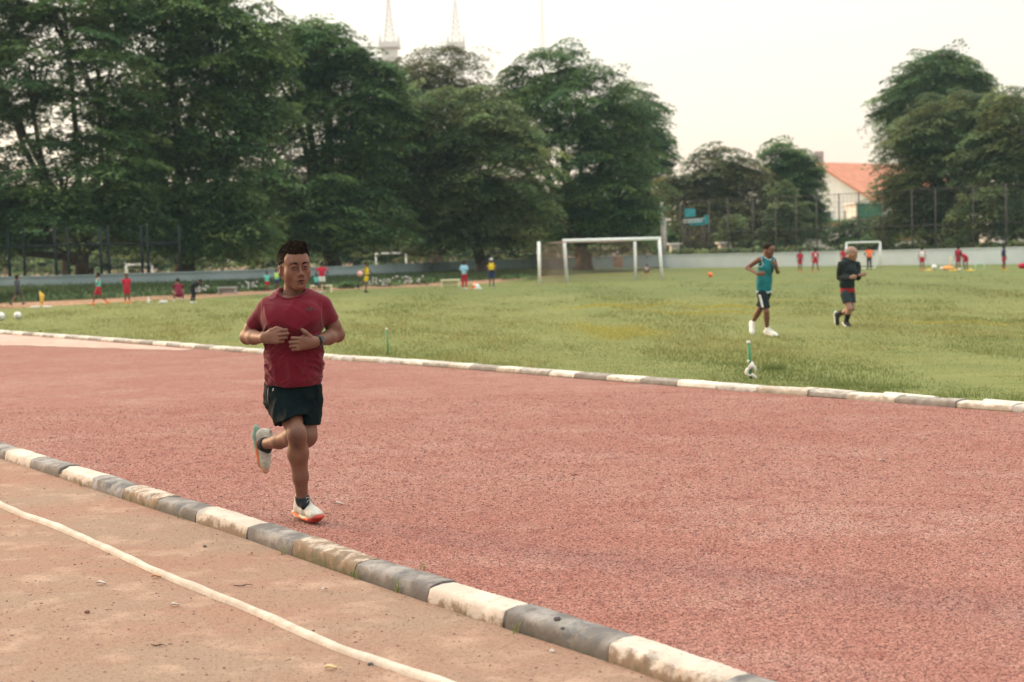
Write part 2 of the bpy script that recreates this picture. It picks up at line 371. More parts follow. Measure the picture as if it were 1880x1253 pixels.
def kerb_block(P, w_, h_, m, seed, name='kerb_block', r=.035, side=1):
    """sweep a rounded profile along P; the front face runs on P, the block lies to `side` of travel"""
    rs = RS(seed); prof = [(0, -.06), (.004, h_*.35), (.012, h_-r), (.012+r*.3, h_-r*.35), (.012+r, h_-.004), (w_*.5, h_+.004), (w_-r, h_), (w_-r*.2, h_-r*.4), (w_, h_-r), (w_, -.06)]
    t = np.gradient(P, axis=0); t /= np.linalg.norm(t, axis=1)[:, None]; nr = np.c_[-t[:, 1], t[:, 0]]*side
    rows = []; hs = 1+.05*(rs.rand()-.5); tilt = (rs.rand()-.5)*.03; sh = (rs.rand()-.5)*.012
    chip = np.zeros((len(P), len(prof))); nzr = rs.randn(len(P)+8, len(prof)); sm = (nzr[:-4]+nzr[2:-2]+nzr[4:])[:len(P)]/3
    for q_ in range(rs.randint(1, 5)):
        ci = rs.randint(0, len(P)); chip[max(0, ci-1):ci+2, 2:5] = .006+.010*rs.rand()
    for i in range(len(P)):
        e = 1.0 if 0 < i < len(P)-1 else .982
        rows.append([np.r_[P[i]+nr[i]*(w_/2+(x-w_/2)*e+sh+sm[i, j_]*.0018+chip[i, j_]*.5*(1 if x < w_/2 else -1)), (z*hs*(1 if e == 1 else .985)+tilt*(i/len(P)-.5)+sm[i, j_]*.0018-chip[i, j_]) if z > 0 else z] for j_, (x, z) in enumerate(prof)])
    mb = MB().grid(rows if side < 0 else [r_[::-1] for r_ in rows]); b = len(rows[0]); nv = len(mb.v)
    mb.f.append(tuple(range(b-1, -1, -1))); mb.f.append(tuple(range(nv-b, nv)))
    c = np.r_[P[len(P)//2], 0]; mb.v = [p-c for p in mb.v]
    me = bpy.data.meshes.new(name); me.from_pydata([tuple(p) for p in mb.v], [], mb.f); me.update()
    o = link(name, me, m, smooth=True); o.location = tuple(c)
    me.set_sharp_from_angle(angle=rad(50)) if hasattr(me, 'set_sharp_from_angle') else None
    return o
def ordn(i): return ['first', 'second', 'third', 'fourth', 'fifth', 'sixth', 'seventh', 'eighth', 'ninth', 'tenth', 'eleventh', 'twelfth', 'thirteenth', 'fourteenth', 'fifteenth', 'sixteenth', 'seventeenth', 'eighteenth', 'nineteenth', 'twentieth', 'twenty-first', 'twenty-second', 'twenty-third', 'twenty-fourth', 'twenty-fifth', 'twenty-sixth', 'twenty-seventh', 'twenty-eighth', 'twenty-ninth', 'thirtieth', 'thirty-first', 'thirty-second', 'thirty-third', 'thirty-fourth', 'thirty-fifth', 'thirty-sixth', 'thirty-seventh', 'thirty-eighth', 'thirty-ninth', 'fortieth'][i]
def arclen(P): return np.r_[0, np.cumsum(np.linalg.norm(np.diff(P, axis=0), axis=1))]
def sub(P, s, a, b, n):
    ss = np.linspace(a, b, n); return np.c_[np.interp(ss, s, P[:, 0]), np.interp(ss, s, P[:, 1])]
def nearest_s(P, s, q): return s[np.argmin(np.linalg.norm(P-np.asarray(q)[:2], axis=1))]
sN = arclen(NKs)
j0 = nearest_s(NKs, sN, G(647, 1060))      # a joint between a white (before) and a black block (after)
joints = [(57, 859.5), (108, 877), (162, 896), (223, 916), (283, 937), (362, 961), (444, 989), (538, 1022), (647, 1060), (773, 1103), (924, 1153), (1105, 1212)]
js = [nearest_s(NKs, sN, G(*p)) for p in joints]
js = [js[0]-.63*k for k in range(6, 0, -1)]+js+[js[-1]+.65*k for k in range(1, 4)]
# the block that starts at joint (57,859) is black
cnt = {0: 0, 1: 0}
idx0 = 6
for i in range(len(js)-1):
    black = ((i-idx0) % 2 == 0)
    P = sub(NKs, sN, js[i]+.004, js[i+1]-.004, 31)
    o = kerb_block(P, .178, .078, KB if black else KW, 100+i, r=.025)
    k = cnt[int(black)]; cnt[int(black)] += 1
    c_ = 'black' if black else 'white'
    tag(o, f'worn {c_} painted block of the near kerb, {ordn(k)} {c_} one from the far left', 'kerb block', 'black and white kerb blocks between dirt lane and track')
sF = arclen(FKs)
fx = [679, 720, 760, 802, 846, 893, 943, 995, 1050, 1108, 1173, 1240, 1311, 1386, 1475, 1556, 1648, 1753, 1858]
fj = [nearest_s(FKs, sF, G(x, 662.5+(x-593)*.0765)) for x in fx]
k = 1
while fj[0] > 1.2: fj.insert(0, fj[0]-.585)
while fj[-1] < sF[-1]-1: fj.append(fj[-1]+.6)
i0 = len(fj)
ref = [i for i, v in enumerate(fj) if abs(v-nearest_s(FKs, sF, G(1311, 717.5))) < .05][0]
# trim to what can be seen plus a little
vis = [i for i in range(len(fj)-1) if -14.5 < np.interp(fj[i], sF, FKs[:, 0]) < 6.6]
cn = {0: 0, 1: 0}
def bigord(i): return ordn(i) if i < 40 else ordn(i-40)+' after the fortieth'
for i in vis:
    grey = ((i-ref) % 2 == 0)
    P = sub(FKs, sF, fj[i]+.003, fj[i+1]-.003, 13)
    o = kerb_block(P, .22, .078, FB if grey else FW, 400+i, name='edge_block', r=.022)
    k = cn[int(grey)]; cn[int(grey)] += 1; c_ = 'grey' if grey else 'cream white'
    tag(o, f'{c_} block edging the grass, {bigord(k)} {c_} one from the left', 'kerb block', 'pale kerb blocks between track and grass')
# broken slabs lying behind the far kerb at the right
for q, (px, py, l, lab) in enumerate(((1515, 711, .62, 'flat pale broken slab behind the far kerb right of the cloth-tied stake'), (1655, 722, .6, 'flat pale broken slab behind the far kerb, middle one of three'), (1800, 741, .5, 'flat pale broken slab behind the far kerb nearest the right edge'))):
    s_ = nearest_s(FKs, sF, G(px, py+18)); P = offs(sub(FKs, sF, s_-l/2, s_+l/2, 5), .20)
    P = P+np.c_[np.zeros(5), np.zeros(5)]
    o = kerb_block(P, .13, .072+.004*q, FW, 900+q, name='loose_slab', r=.015)
    tag(o, lab, 'slab', 'loose slabs behind the far kerb')
# low white strip in the dirt
stp = [(0, 931), (95, 970), (189, 1010), (302, 1063), (372, 1092), (453, 1124), (530, 1158), (609, 1192), (690, 1222), (774, 1251)]
ST = [V(-7.0, 14.6), V(-5.0, 11.9)]+[G(*p)[:2] for p in stp]+[V(-.02, 4.97), V(.65, 4.18)]
STs = cr_spline(ST, .06)
rs = RS(5); rows = []
t_ = np.gradient(STs, axis=0); t_ /= np.linalg.norm(t_, axis=1)[:, None]; nr = np.c_[-t_[:, 1], t_[:, 0]]
from math import sin
for i in range(len(STs)):
    wv = .042+.005*sin(i*.11)+.004*sin(i*.37+1)+.003*sin(i*.9)+.0015*(rs.rand()-.5); hh = .026+.003*sin(i*.13)+.0008*(rs.rand()-.5)
    o_ = .004*sin(i*.17)+.0012*(rs.rand()-.5)
    rows.append([np.r_[STs[i]+nr[i]*(o_+x), z] for x, z in ((wv, -.03), (wv, hh*.7), (wv-.012, hh), (.012, hh), (0, hh*.6), (-.004, -.03))])
KS = kerb_mat('strip_white', (.40, .335, .275), (.52, .45, .375), (.30, .20, .14), (.14, .09, .06), -.170, -.132)
strip = MB().grid(rows).build('concrete_strip', KS, smooth=True)
tag(strip, 'thin whitewashed concrete strip curving through the tan dirt lane', 'edging')

# ------------------------------------------------------------------ loose gravel, stones, weeds, grass blades
def pebbles(name, pts, sizes, m, seed, label, cols):
    rs = RS(seed); n = len(pts)
    base = np.array([[1, 0, 0], [-1, 0, 0], [0, 1, 0], [0, -1, 0], [0, 0, 1], [0, 0, -1]], float)
    F = np.array([[0, 2, 4], [2, 1, 4], [1, 3, 4], [3, 0, 4], [2, 0, 5], [1, 2, 5], [3, 1, 5], [0, 3, 5]])
    sc_ = sizes[:, None]*(.6+.8*rs.rand(n, 3)); sc_[:, 2] *= .6
    a = rs.rand(n)*6.28; c, s = np.cos(a), np.sin(a)
    v = base[None]*sc_[:, None, :]*(1+.35*(rs.rand(n, 6, 1)-.5))
    x = v[..., 0]*c[:, None]-v[..., 1]*s[:, None]; y = v[..., 0]*s[:, None]+v[..., 1]*c[:, None]
    v = np.stack([x, y, v[..., 2]], -1)+pts[:, None, :]
    f = (F[None]+np.arange(n)[:, None, None]*6).reshape(-1, 3)
    ci = np.array(cols)[rs.randint(0, len(cols), n)]*(.8+.4*rs.rand(n, 1))
    o = fast(name, v.reshape(-1, 3), f, m, colors=np.repeat(ci, 6, 0)); tag(o, label, 'gravel', kind='stuff'); return o
M_peb = mat('pebbles', (1, 1, 1), rough=.9, attr=True)
def scatter(n, seed, dmin, dmax, test, power=1.0):
    rs = RS(seed); d = dmin*(dmax/dmin)**(rs.rand(n)**power); x = (rs.rand(n)*2-1)*.40*d
    P = np.c_[x, d]; return P[test(P)]
def side_of(P, C):
    """positive when a point lies beyond curve C (away from the camera)"""
    y = np.interp(P[:, 0], C[:, 0], C[:, 1]); return P[:, 1]-y
nk_ = NKs[np.argsort(NKs[:, 0])]; fk_ = FKs[np.argsort(FKs[:, 0])]
P = scatter(150000, 11, 4.6, 16, lambda P: (side_of(P, nk_) > .34) & (side_of(P, fk_) < -.05), 1.0)
sz = .0022+.0045*RS(12).rand(len(P))**2.2; sz *= np.clip(P[:, 1]/7, .8, 1.6)
pebbles('track_gravel', np.c_[P, np.full(len(P), .0125)], sz, M_peb, 13, 'loose reddish gravel covering the running track', [(.34, .12, .10), (.25, .085, .075), (.36, .17, .14), (.12, .05, .05), (.30, .13, .10)])
P = scatter(13000, 14, 4.6, 14, lambda P: side_of(P, nk_) < -.04)
sz = .0018+.0055*RS(15).rand(len(P))**4
pebbles('dirt_gravel', np.c_[P, np.full(len(P), .001)], sz, M_peb, 16, 'small dark crumbs of grit on the tan dirt lane', [(.19, .11, .08), (.13, .075, .055), (.28, .17, .12), (.38, .27, .20)])
def blades(name, P, z, hgt, wid, m, seed, cols, label, lean=.5):
    rs = RS(seed); n = len(P); a = rs.rand(n)*6.28; la = rs.rand(n)*6.28; h = hgt*(.5+rs.rand(n)); w2 = wid*(.6+.8*rs.rand(n))/2
    dx = np.c_[np.cos(a), np.sin(a)]*w2[:, None]; ln = np.c_[np.cos(la), np.sin(la)]*(h*lean*rs.rand(n))[:, None]
    z = np.broadcast_to(z, (n,))
    v = np.stack([np.c_[P-dx, z], np.c_[P+dx, z], np.c_[P+ln, z+h]], 1).reshape(-1, 3)
    f = np.arange(3*n).reshape(-1, 3); c = np.array(cols)[rs.randint(0, len(cols), n)]*(.75+.5*rs.rand(n, 1))
    o = fast(name, v, f, m, colors=np.repeat(c, 3, 0)); tag(o, label, 'grass', kind='stuff'); return o
M_blade = mat('grass_blades', (1, 1, 1), rough=.7, attr=True, trans=.3)
P = scatter(420000, 21, 13, 85, lambda P: side_of(P, fk_) > .30, 1.25)
P = P[RS(20).rand(len(P)) > (P[:, 1]-22)/63.]
def patch(P, s, seed):
    rs = RS(seed); o = np.zeros(len(P))
    for k in range(5):
        a = rs.rand()*6.28; f = s*(1.6**k); o += np.sin((P[:, 0]*math.cos(a)+P[:, 1]*.45*math.sin(a))*f+rs.rand()*6.28)/1.3**k
    return o
keep = (patch(P, .8, 3)+RS(6).rand(len(P))*3) > .2
P = P[keep]
gh = .022+.012*np.clip(patch(P, 1.1, 9), -1, 2); gh *= np.clip(P[:, 1]/18, .9, 1.3)
pt = patch(P, .35, 17)+.8*patch(P, 1.7, 19)
cols = np.where(pt[:, None] > .8, np.array([[.225, .215, .075]]), np.where(pt[:, None] < -1.6, np.array([[.115, .145, .042]]), np.array([[.165, .183, .056]])))
def blades2(name, P, h, m, seed, cols, label, z=.02, wid=.007):
    rs = RS(seed); n = len(P); a = rs.rand(n)*6.28; la = rs.rand(n)*6.28; h = h*(.5+rs.rand(n)); w2 = wid*(.6+.8*rs.rand(n))/2*np.clip(P[:, 1]/14, 1, 3)
    dx = np.c_[np.cos(a), np.sin(a)]*w2[:, None]; ln = np.c_[np.cos(la), np.sin(la)]*(h*.7*rs.rand(n))[:, None]
    zz = np.full(n, z) if np.isscalar(z) else z
    v = np.stack([np.c_[P-dx, zz], np.c_[P+dx, zz], np.c_[P+ln, zz+h]], 1).reshape(-1, 3)
    o = fast(name, v, np.arange(3*n).reshape(-1, 3), m, colors=np.repeat(cols*(.75+.5*rs.rand(n, 1)), 3, 0)); tag(o, label, 'grass', kind='stuff'); return o
blades2('grass_blades', P, gh, M_blade, 22, cols, 'short green grass blades of the playing field')
# taller tufts behind the far kerb and dark weed patches
rs = RS(31); s_ = rs.rand(9000)*sF[-1]; base = np.c_[np.interp(s_, sF, FKs[:, 0]), np.interp(s_, sF, FKs[:, 1])]
tn = np.c_[.62, .78]*(.29+.20*rs.rand(9000)**2)[:, None]
Pk = base+tn; ok = np.sin(s_*2.1)+np.sin(s_*5.3+1)+rs.rand(9000)*2.4 > .4
blades2('grass_fringe', Pk[ok], np.full(ok.sum(), .05), M_blade, 32, np.where(rs.rand(ok.sum(), 1) > .3, np.array([[.17, .22, .07]]), np.array([[.36, .30, .15]])), 'ragged grass fringe growing over the far kerb')
cp = []
for (px, py, r, n_) in ((1420, 682, .13, 420), (1640, 716, .25, 200), (1760, 732, .25, 200), (1530, 712, .2, 120), (1870, 740, .3, 200)):
    c = G(px, py)[:2]; a = rs.rand(n_)*6.28; q = np.sqrt(rs.rand(n_))*r; cp.append(c+np.c_[np.cos(a)*q*1.2, np.sin(a)*q*.9])
cp = np.vstack(cp)
blades2('dark_grass_tufts', cp, np.full(len(cp), .07), M_blade, 33, np.tile([.14, .18, .055], (len(cp), 1)), 'darker taller grass tufts dotted over the field')
# streaks of yellow flowering grass
yp = []
for (x0, x1, y0, y1, n_) in ((1045, 1235, 566, 561, 3000), (1180, 1420, 575, 578, 1500), (1250, 1420, 563, 568, 1500), (1040, 1190, 605, 612, 2600), (1080, 1230, 620, 612, 1600), (1620, 1880, 590, 600, 800)):
    t = .5+rs.randn(n_)*.24; x = x0+(x1-x0)*t; y = y0+(y1-y0)*t+rs.randn(n_)*(1.5 if y0 < 600 else 4.5)+2.5*np.sin(t*9+x0)
    yp += [G(a, b)[:2] for a, b in zip(x, y)]
yp = np.array(yp)
blades2('yellow_grass_streaks', yp, np.full(len(yp), .03), M_blade, 34, np.tile([.34, .32, .09], (len(yp), 1)), 'streaks of yellow flowering grass across the field', wid=.012)
# grass on the verge
rs = RS(41); n_ = 26000; i_ = rs.rand(n_)*(nn-1)*.85; t = rs.rand(n_)**1.3
bf = np.c_[np.interp(i_, range(nn), berm_f[:, 0]), np.interp(i_, range(nn), berm_f[:, 1])]; bk = np.c_[np.interp(i_, range(nn), berm_b[:, 0]), np.interp(i_, range(nn), berm_b[:, 1])]
zz = np.interp(t, (0, .06, .25, .6, 1.05), (0, .45, .72, .9, 1.0))*(.52*(1-i_/nn)**.6+.10)
blades2('verge_grass_blades', bf*(1-t[:, None])+bk*t[:, None], np.full(n_, .16), M_blade, 42, np.where(rs.rand(n_, 1) > .5, [[.045, .075, .025]], [[.075, .10, .035]])*np.ones((n_, 1)), 'dark unmown grass on the bank before the wall', z=zz-.02, wid=.02)
# ------------------------------------------------------------------ small litter
M_dead = mat('dry_leaf', (.34, .15, .07), (.48, .27, .14), scale=40, rough=.8)
def leafobj(px, py, s, m, name, lab, cat, grp=None, z=.004, ang=0.):
    c = G(px, py, z); mb = MB(); rows = []
    for i in range(7):
        u = i/6; wv = s*.32*math.sin(math.pi*min(.98, .06+.9*u)); rows.append([V(s*(u-.5), wv*q, .004+s*.16*abs(q)+s*.10*math.sin(u*5)) for q in (-1, -.4, 0, .4, 1)])
    mb.grid(rows); ca, sa = math.cos(ang), math.sin(ang)
    mb.v = [c+V(p[0]*ca-p[1]*sa, p[0]*sa+p[1]*ca, p[2]) for p in mb.v]
    o = mb.build(name, m, smooth=True); setorigin(o, c)
    md = o.modifiers.new('thick', 'SOLIDIFY'); md.thickness = .0012
    tag(o, lab, cat, grp); return o
leafobj(287, 1061, .05, M_dead, 'fallen_leaf', 'curled orange brown leaf touching the thin white strip', 'leaf', 'fallen leaves', ang=.3)
leafobj(461, 897+121, .035, M_dead, 'fallen_leaf', 'small pale brown leaf on the dirt right below the near kerb', 'leaf', 'fallen leaves', ang=1.3)
leafobj(608, 1229, .05, mat('dry_leaf_yellow', (.52, .38, .18), (.6, .45, .25), scale=30), 'fallen_leaf', 'yellowish dry leaf on the dirt near the bottom edge', 'leaf', 'fallen leaves', ang=.2)
M_scrap = mat('paper_scrap', (.42, .36, .31), (.5, .45, .40), scale=20)
leafobj(186, 1073, .05, M_scrap, 'paper_scrap', 'small whitish scrap on the dirt lane left of the strip', 'litter', 'pale scraps of litter', ang=.1)
leafobj(321, 1113, .045, M_scrap, 'paper_scrap', 'tiny white scrap on the dirt just below the strip bend', 'litter', 'pale scraps of litter', ang=.4)
leafobj(622, 927, .06, M_scrap, 'paper_scrap', 'pale scrap on the red track right of the standing shoe', 'litter', 'pale scraps of litter', z=.016, ang=.05)
leafobj(1620, 848, .06, M_scrap, 'paper_scrap', 'pale scrap far right on the red track', 'litter', 'pale scraps of litter', z=.016, ang=.2)
leafobj(596, 1084, .035, M_scrap, 'paper_scrap', 'pale crumb on the dirt below the kerb', 'litter', 'pale scraps of litter', ang=1)
M_twig = mat('twig_bark', (.07, .04, .03), (.12, .07, .05), scale=30)
for (px, py, l, a, lab) in ((447, 1076, .10, .15, 'dark thin twig between the strip and the kerb'), (291, 1186, .07, -.1, 'small dark twig low on the dirt lane'), (95, 805, .06, .2, 'short dark twig on the red track behind the near kerb'), (1055, 873, .05, .1, 'tiny dark twig in the middle of the red track')):
    c = G(px, py, .004 if py > 900 else .016); mb = MB(); mb.tube([c+V(math.cos(a)*l*u, math.sin(a)*l*u, .004+.003*math.sin(u*9)) for u in np.linspace(-.5, .5, 7)], [.0015, .003, .0032, .003, .0025, .002, .001], 6)
    mb.tube([c, c+V(l*.15, l*.14, .004)], [.002, .001], 5)
    tag(setorigin(mb.build('twig', M_twig, smooth=True), c), lab, 'twig', 'twigs on the ground')
M_stone = mat('dark_stone', (.055, .05, .055), (.10, .09, .09), scale=30, rough=.8, bump=.5)
def stone(px, py, z, r, lab, m=M_stone):
    c = G(px, py, z); rs = RS(int(px)); mb = MB().ball(V(0, 0, 0), (r, r*.8, r*.62), 10, 7)
    mb.v = [c+p*(1+.25*(rs.rand()-.5))+V(0, 0, r*.45) for p in mb.v]
    tag(setorigin(mb.build('stone', m, smooth=False), c), lab, 'stone', 'loose stones')
stone(1023, 1140, .127, .016, 'larger dark stone on top of the black kerb block'); stone(1033, 1156, .127, .010, 'smaller dark stone on top of the black kerb block')
stone(1014, 1198, .0, .012, 'pale grey stone on the dirt beside the black kerb block', mat('pale_stone', (.4, .34, .29), (.55, .5, .45), scale=30))
stone(160, 1126, 0, .013, 'reddish clod on the dirt lane', mat('red_stone', (.14, .05, .04), (.2, .08, .06), scale=30))
stone(680, 1222, 0, .012, 'dark clod beside the white strip near the bottom edge')
stone(376, 1005, 0, .011, 'dark clod on the dirt between strip and kerb')
M_weed = mat('weed', (.13, .17, .045), (.2, .22, .07), scale=9, trans=.3)
for q, (px, py, n_, hh) in enumerate(((521, 1019, 7, .05), (654, 1064, 9, .06), (731, 1088, 10, .075), (846, 1130, 6, .04), (948, 1163, 8, .06), (777, 1050, 8, .05), (148, 893, 6, .05), (330, 952, 6, .04))):
    rs = RS(50+q); c = G(px, py); mb = MB()
    for k in range(n_):
        a = rs.rand()*6.28; l = hh*(.5+rs.rand()*.7); e = V(math.cos(a), math.sin(a), 0); b = c+V(rs.randn()*.008, rs.randn()*.008, 0)
        wv = np.cross(e, V(0, 0, 1))*.0022
        pts = [(b, 1.), (b+e*l*.15+V(0, 0, l*.55), .8), (b+e*l*.5+V(0, 0, l), .1)]
        mb.grid([[p-wv*s__, p+wv*s__] for p, s__ in pts])
    where = ('beside the kerb left of the standing shoe', 'at a joint right below the standing shoe', 'thickest one, in front of the black block', 'short one under the mossy white block', 'in front of the block with two stones', 'behind the kerb on the track side', 'at the kerb by the left edge', 'under the kerb straight below the raised shoe')[q]
    tag(setorigin(mb.build('weed', M_weed), c), 'small green weed '+where, 'weed', 'weeds sprouting along the near kerb')

# ------------------------------------------------------------------ stakes by the field
M_green = mat('green_stake', (.03, .17, .075), (.05, .22, .10), scale=12, rough=.5)
M_silver = mat('silver_tip', (.5, .5, .5), (.6, .6, .6), rough=.35)
M_cloth = mat('dirty_cloth', (.52, .46, .42), (.66, .61, .56), scale=25, rough=.95, bump=.6)
def stake(px0, py0, px1, py1, r, lab):
    b = G(px0, py0); t = Y(px1, py1, b[1]); e = empty('stake', b, lab, 'stake', 'green stakes along the far kerb')
    MB().tube([b-V(0, 0, .05), b*.5+t*.5+V(.002, 0, 0), t], r, 10).build('shaft', M_green, e, True)
    d = unit(t-b); MB().tube([t-d*.02, t+d*.012], r*1.15, 10).build('tip', M_silver, e, True); return b, t
stake(713, 655, 709.5, 604, .013, 'thin green stake leaning alone behind the kerb near the middle')
b, t = stake(1379, 698, 1374, 628, .020, 'green stake with pale cloth knotted at its foot')
def knot(b, t):
    ax_ = unit(t-b); K = []
    c = b+ax_*.16; e = empty('cloth', b, 'dirty pale cloth knotted round the foot of the green stake', 'cloth')
    def rag(name, pts, rr): 
        rs = RS(len(pts)*7); mb = MB().tube(pts, rr, 10); mb.v = [p+rs.randn(3)*.0035 for p in mb.v]; o = mb.build(name, M_cloth, e, True); o.modifiers.new('s', 'SUBSURF').render_levels = 1
    rag('knot', [c+V(-.035, -.02, -.02), c+V(-.01, -.045, .0), c+V(.03, -.02, .03), c+V(.02, .03, .05), c+V(-.03, .02, .06), c+V(-.02, -.03, .08)], [.018, .030, .034, .030, .026, .014])
    rag('cloth_end', [c+V(.02, -.03, .03), c+V(.05, -.035, .0), c+V(.065, -.03, -.05), c+V(.05, -.03, -.08)], [.02, .024, .018, .008])
    rag('cloth_end', [c+V(-.01, -.02, -.01), c+V(-.05, -.04, -.03), c+V(-.06, -.04, -.08), c+V(-.03, -.04, -.11), c+V(.01, -.045, -.10)], [.02, .026, .026, .022, .010])
    rag('cloth_end', [c+V(0, -.04, -.08), c+V(.04, -.05, -.11), c+V(.075, -.05, -.15)], [.018, .026, .010])
knot(b, t)

# ------------------------------------------------------------------ walls
def ribbon_wall(name, P, h, th, m, lab, step=.8):
    P = np.array(P); P2 = resamp(P, int(arclen(P)[-1]/step)); t = np.gradient(P2, axis=0); t /= np.linalg.norm(t, axis=1)[:, None]; nr = np.c_[-t[:, 1], t[:, 0]]
    hs = np.interp(np.linspace(0, 1, len(P2)), np.linspace(0, 1, len(h)), h)
    rows = [[np.r_[P2[i], -.1], np.r_[P2[i], hs[i]], np.r_[P2[i]+nr[i]*th, hs[i]], np.r_[P2[i]+nr[i]*th, -.1]] for i in range(len(P2))]
    e = empty(name, np.r_[P2[len(P2)//2], 0], lab, 'wall'); MB().grid(rows).build('wall_body', m, e)
    rows = [[np.r_[P2[i]-nr[i]*.04, hs[i]+.003], np.r_[P2[i]-nr[i]*.04, hs[i]+.07], np.r_[P2[i]+nr[i]*(th+.04), hs[i]+.07], np.r_[P2[i]+nr[i]*(th+.04), hs[i]+.003]] for i in range(len(P2))]
    MB().grid(rows).build('coping', m, e); return e
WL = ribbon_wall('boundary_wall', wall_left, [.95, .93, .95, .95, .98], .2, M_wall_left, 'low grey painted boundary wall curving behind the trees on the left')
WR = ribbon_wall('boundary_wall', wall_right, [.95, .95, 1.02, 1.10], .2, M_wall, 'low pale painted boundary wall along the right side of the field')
# bare orange brown panel on the wall behind the goal
b_ = np.array([q for q in resamp(np.array(wall_left), 400)]); k_ = int(np.argmin([abs(at_px[0]) for at_px in [(Y(1132, 460, q[1])[0]-q[0], 0) for q in b_]])); MB().box((b_[k_][0], b_[k_][1]-.16, .50), (.72, .22, 1.0)).build('pillar', mat('bare_brick', (.36, .19, .13), (.45, .26, .19), scale=3), WL)

# ------------------------------------------------------------------ fences
def fence(name, lab, base, posts_px, top_z, rails, m, r, mesh=None, rail_r=None):
    """base(px)->xy; posts, horizontal rails and a wire mesh"""
    pts = [base(px) for px in posts_px]; e = empty(name, np.r_[pts[0], 0], lab, 'fence')
    for p in pts: MB().tube([np.r_[p, -.2], np.r_[p, top_z]], r, 8).build('post', m, e, True)
    for z in rails: MB().tube([np.r_[p, z] for p in pts], rail_r or r*.55, 6).build('rail', m, e, True)
    if mesh:
        mb = MB(); P = np.array(pts); s = arclen(P); n_ = int(s[-1]/mesh)
        for k in range(n_+1):
            x = np.interp(k*mesh, s, P[:, 0]); y = np.interp(k*mesh, s, P[:, 1])
            mb.box((x, y+.02, (top_z+.9)/2), (.012, .006, top_z-.9))
        for k in range(int((top_z-.9)/mesh)+1):
            z = .9+k*mesh
            mb.tube([np.r_[p, z]+V(0, .03, 0) for p in pts], .006, 4, False)
        mb.build('wire_mesh', m, e)
    return e
def at_depth(px, d, z=0): return Y(px, hz(px), d)[:2]
wl = np.array(wall_left)
def on_left(px, back=1.2):
    """ground point on a column, a little behind the left wall"""
    best = None
    for i in range(200):
        t = i/199; q = resamp(wl, 200)[i]
        p = V(*q); c = at_depth(px, p[1])
        if best is None or abs(c[0]-p[0]) < best[0]: best = (abs(c[0]-p[0]), p[1])
    d = best[1]+back; return at_depth(px, d)
LP = [-60, -20, 17, 45, 103, 126, 186, 200, 261, 272, 330, 390, 455, 520, 585, 650]
fence('tall_fence', 'tall black fence with paired posts behind the left wall under the trees', on_left, LP[:11], 3.3, [2.42], M_post, .07, .35, .06)
wr = np.array(wall_right)
def on_right(px, back=1.3):
    R = resamp(wr, 200); c = [abs(at_depth(px, q[1])[0]-q[0]) for q in R]; d = R[int(np.argmin(c))][1]+back; return at_depth(px, d)
RP = [1250, 1303, 1337, 1383, 1425, 1462, 1500, 1541, 1577, 1622, 1675, 1718, 1787, 1847, 1900]
fence('tall_fence', 'tall wire fence with grey posts behind the right wall', on_right, RP, 5.0, [2.6, 4.95], M_rust, .045, .35, .025)
for (px, py, dd, rr, lab) in ((1216.5, 372, 108.3, .13, 'tall slim concrete pole left of its twin at the wall corner'), (1221.5, 402, 107.9, .15, 'shorter pale concrete pole right of its twin at the wall corner')):
    p = at_depth(px, dd); tp = zat(px, py, dd); e = empty('concrete_pole', np.r_[p, 0], lab, 'pole', 'concrete poles at the wall corner')
    MB().tube([np.r_[p, -.2], np.r_[p, tp]], [rr, rr*.75], 12).build('shaft', M_conc, e, True); MB().tube([np.r_[p, tp-.002], np.r_[p, tp+.12]], [rr*.8, rr*.5], 12).build('pole_cap', M_conc, e, True)
# pale post beyond the left fence
p = at_depth(119, 74); e = empty('lamp_post', np.r_[p, 0], 'pale steel post standing behind the black fence at the left', 'post')
MB().tube([np.r_[p, 0], np.r_[p, 3.6], np.r_[p, 6.2]], [.20, .15, .11], 12).build('pole', M_conc, e, True); MB().box(np.r_[p, .25], (.55, .55, .5)).build('base', M_conc, e, bevel=.02)
# teal boards hung behind the right fence
M_teal = mat('teal_board', (.02, .23, .27), (.04, .30, .33), scale=2, rough=.5)
def board(px, py, wpx, hpx, d, lab, m=M_teal):
    c = Y(px, py, d); k = d/FPX; e = empty('sign_board', np.r_[c[:2], 0], lab, 'board', 'teal boards behind the right fence')
    MB().box(c, (wpx*k, .06, hpx*k)).build('panel', m, e, bevel=.01)
    for s in (-1, 1): MB().tube([V(c[0]+s*wpx*k*.4, c[1]+.1, 0), V(c[0]+s*wpx*k*.4, c[1]+.1, c[2]+hpx*k*.4)], .035, 6).build('support', M_rust, e, True)
    return e
board(1267, 391, 19, 15, 110, 'upper teal board between the first two fence posts')
board(1278, 409, 25, 10, 111, 'wide teal board hanging lower beside the fence post'); board(1297, 404, 9, 16, 109.6, 'narrow teal board against the second fence post')
p0, p1 = Y(1254, 405, 109.8), Y(1294, 402, 109.8)
e = empty('hanging_rail', np.r_[p0[:2], 0], 'thin pale double rail between the first two fence posts', 'rail'); 
for dz in (0, -.18): MB().tube([p0+V(0, 0, dz), p1+V(0, 0, dz)], .04, 6).build('bar', M_white, e, True)
MB().tube([V(p0[0], p0[1], 0), p0], .04, 6).build('leg', M_rust, e, True); MB().tube([V(p1[0], p1[1], 0), p1], .04, 6).build('leg', M_rust, e, True)

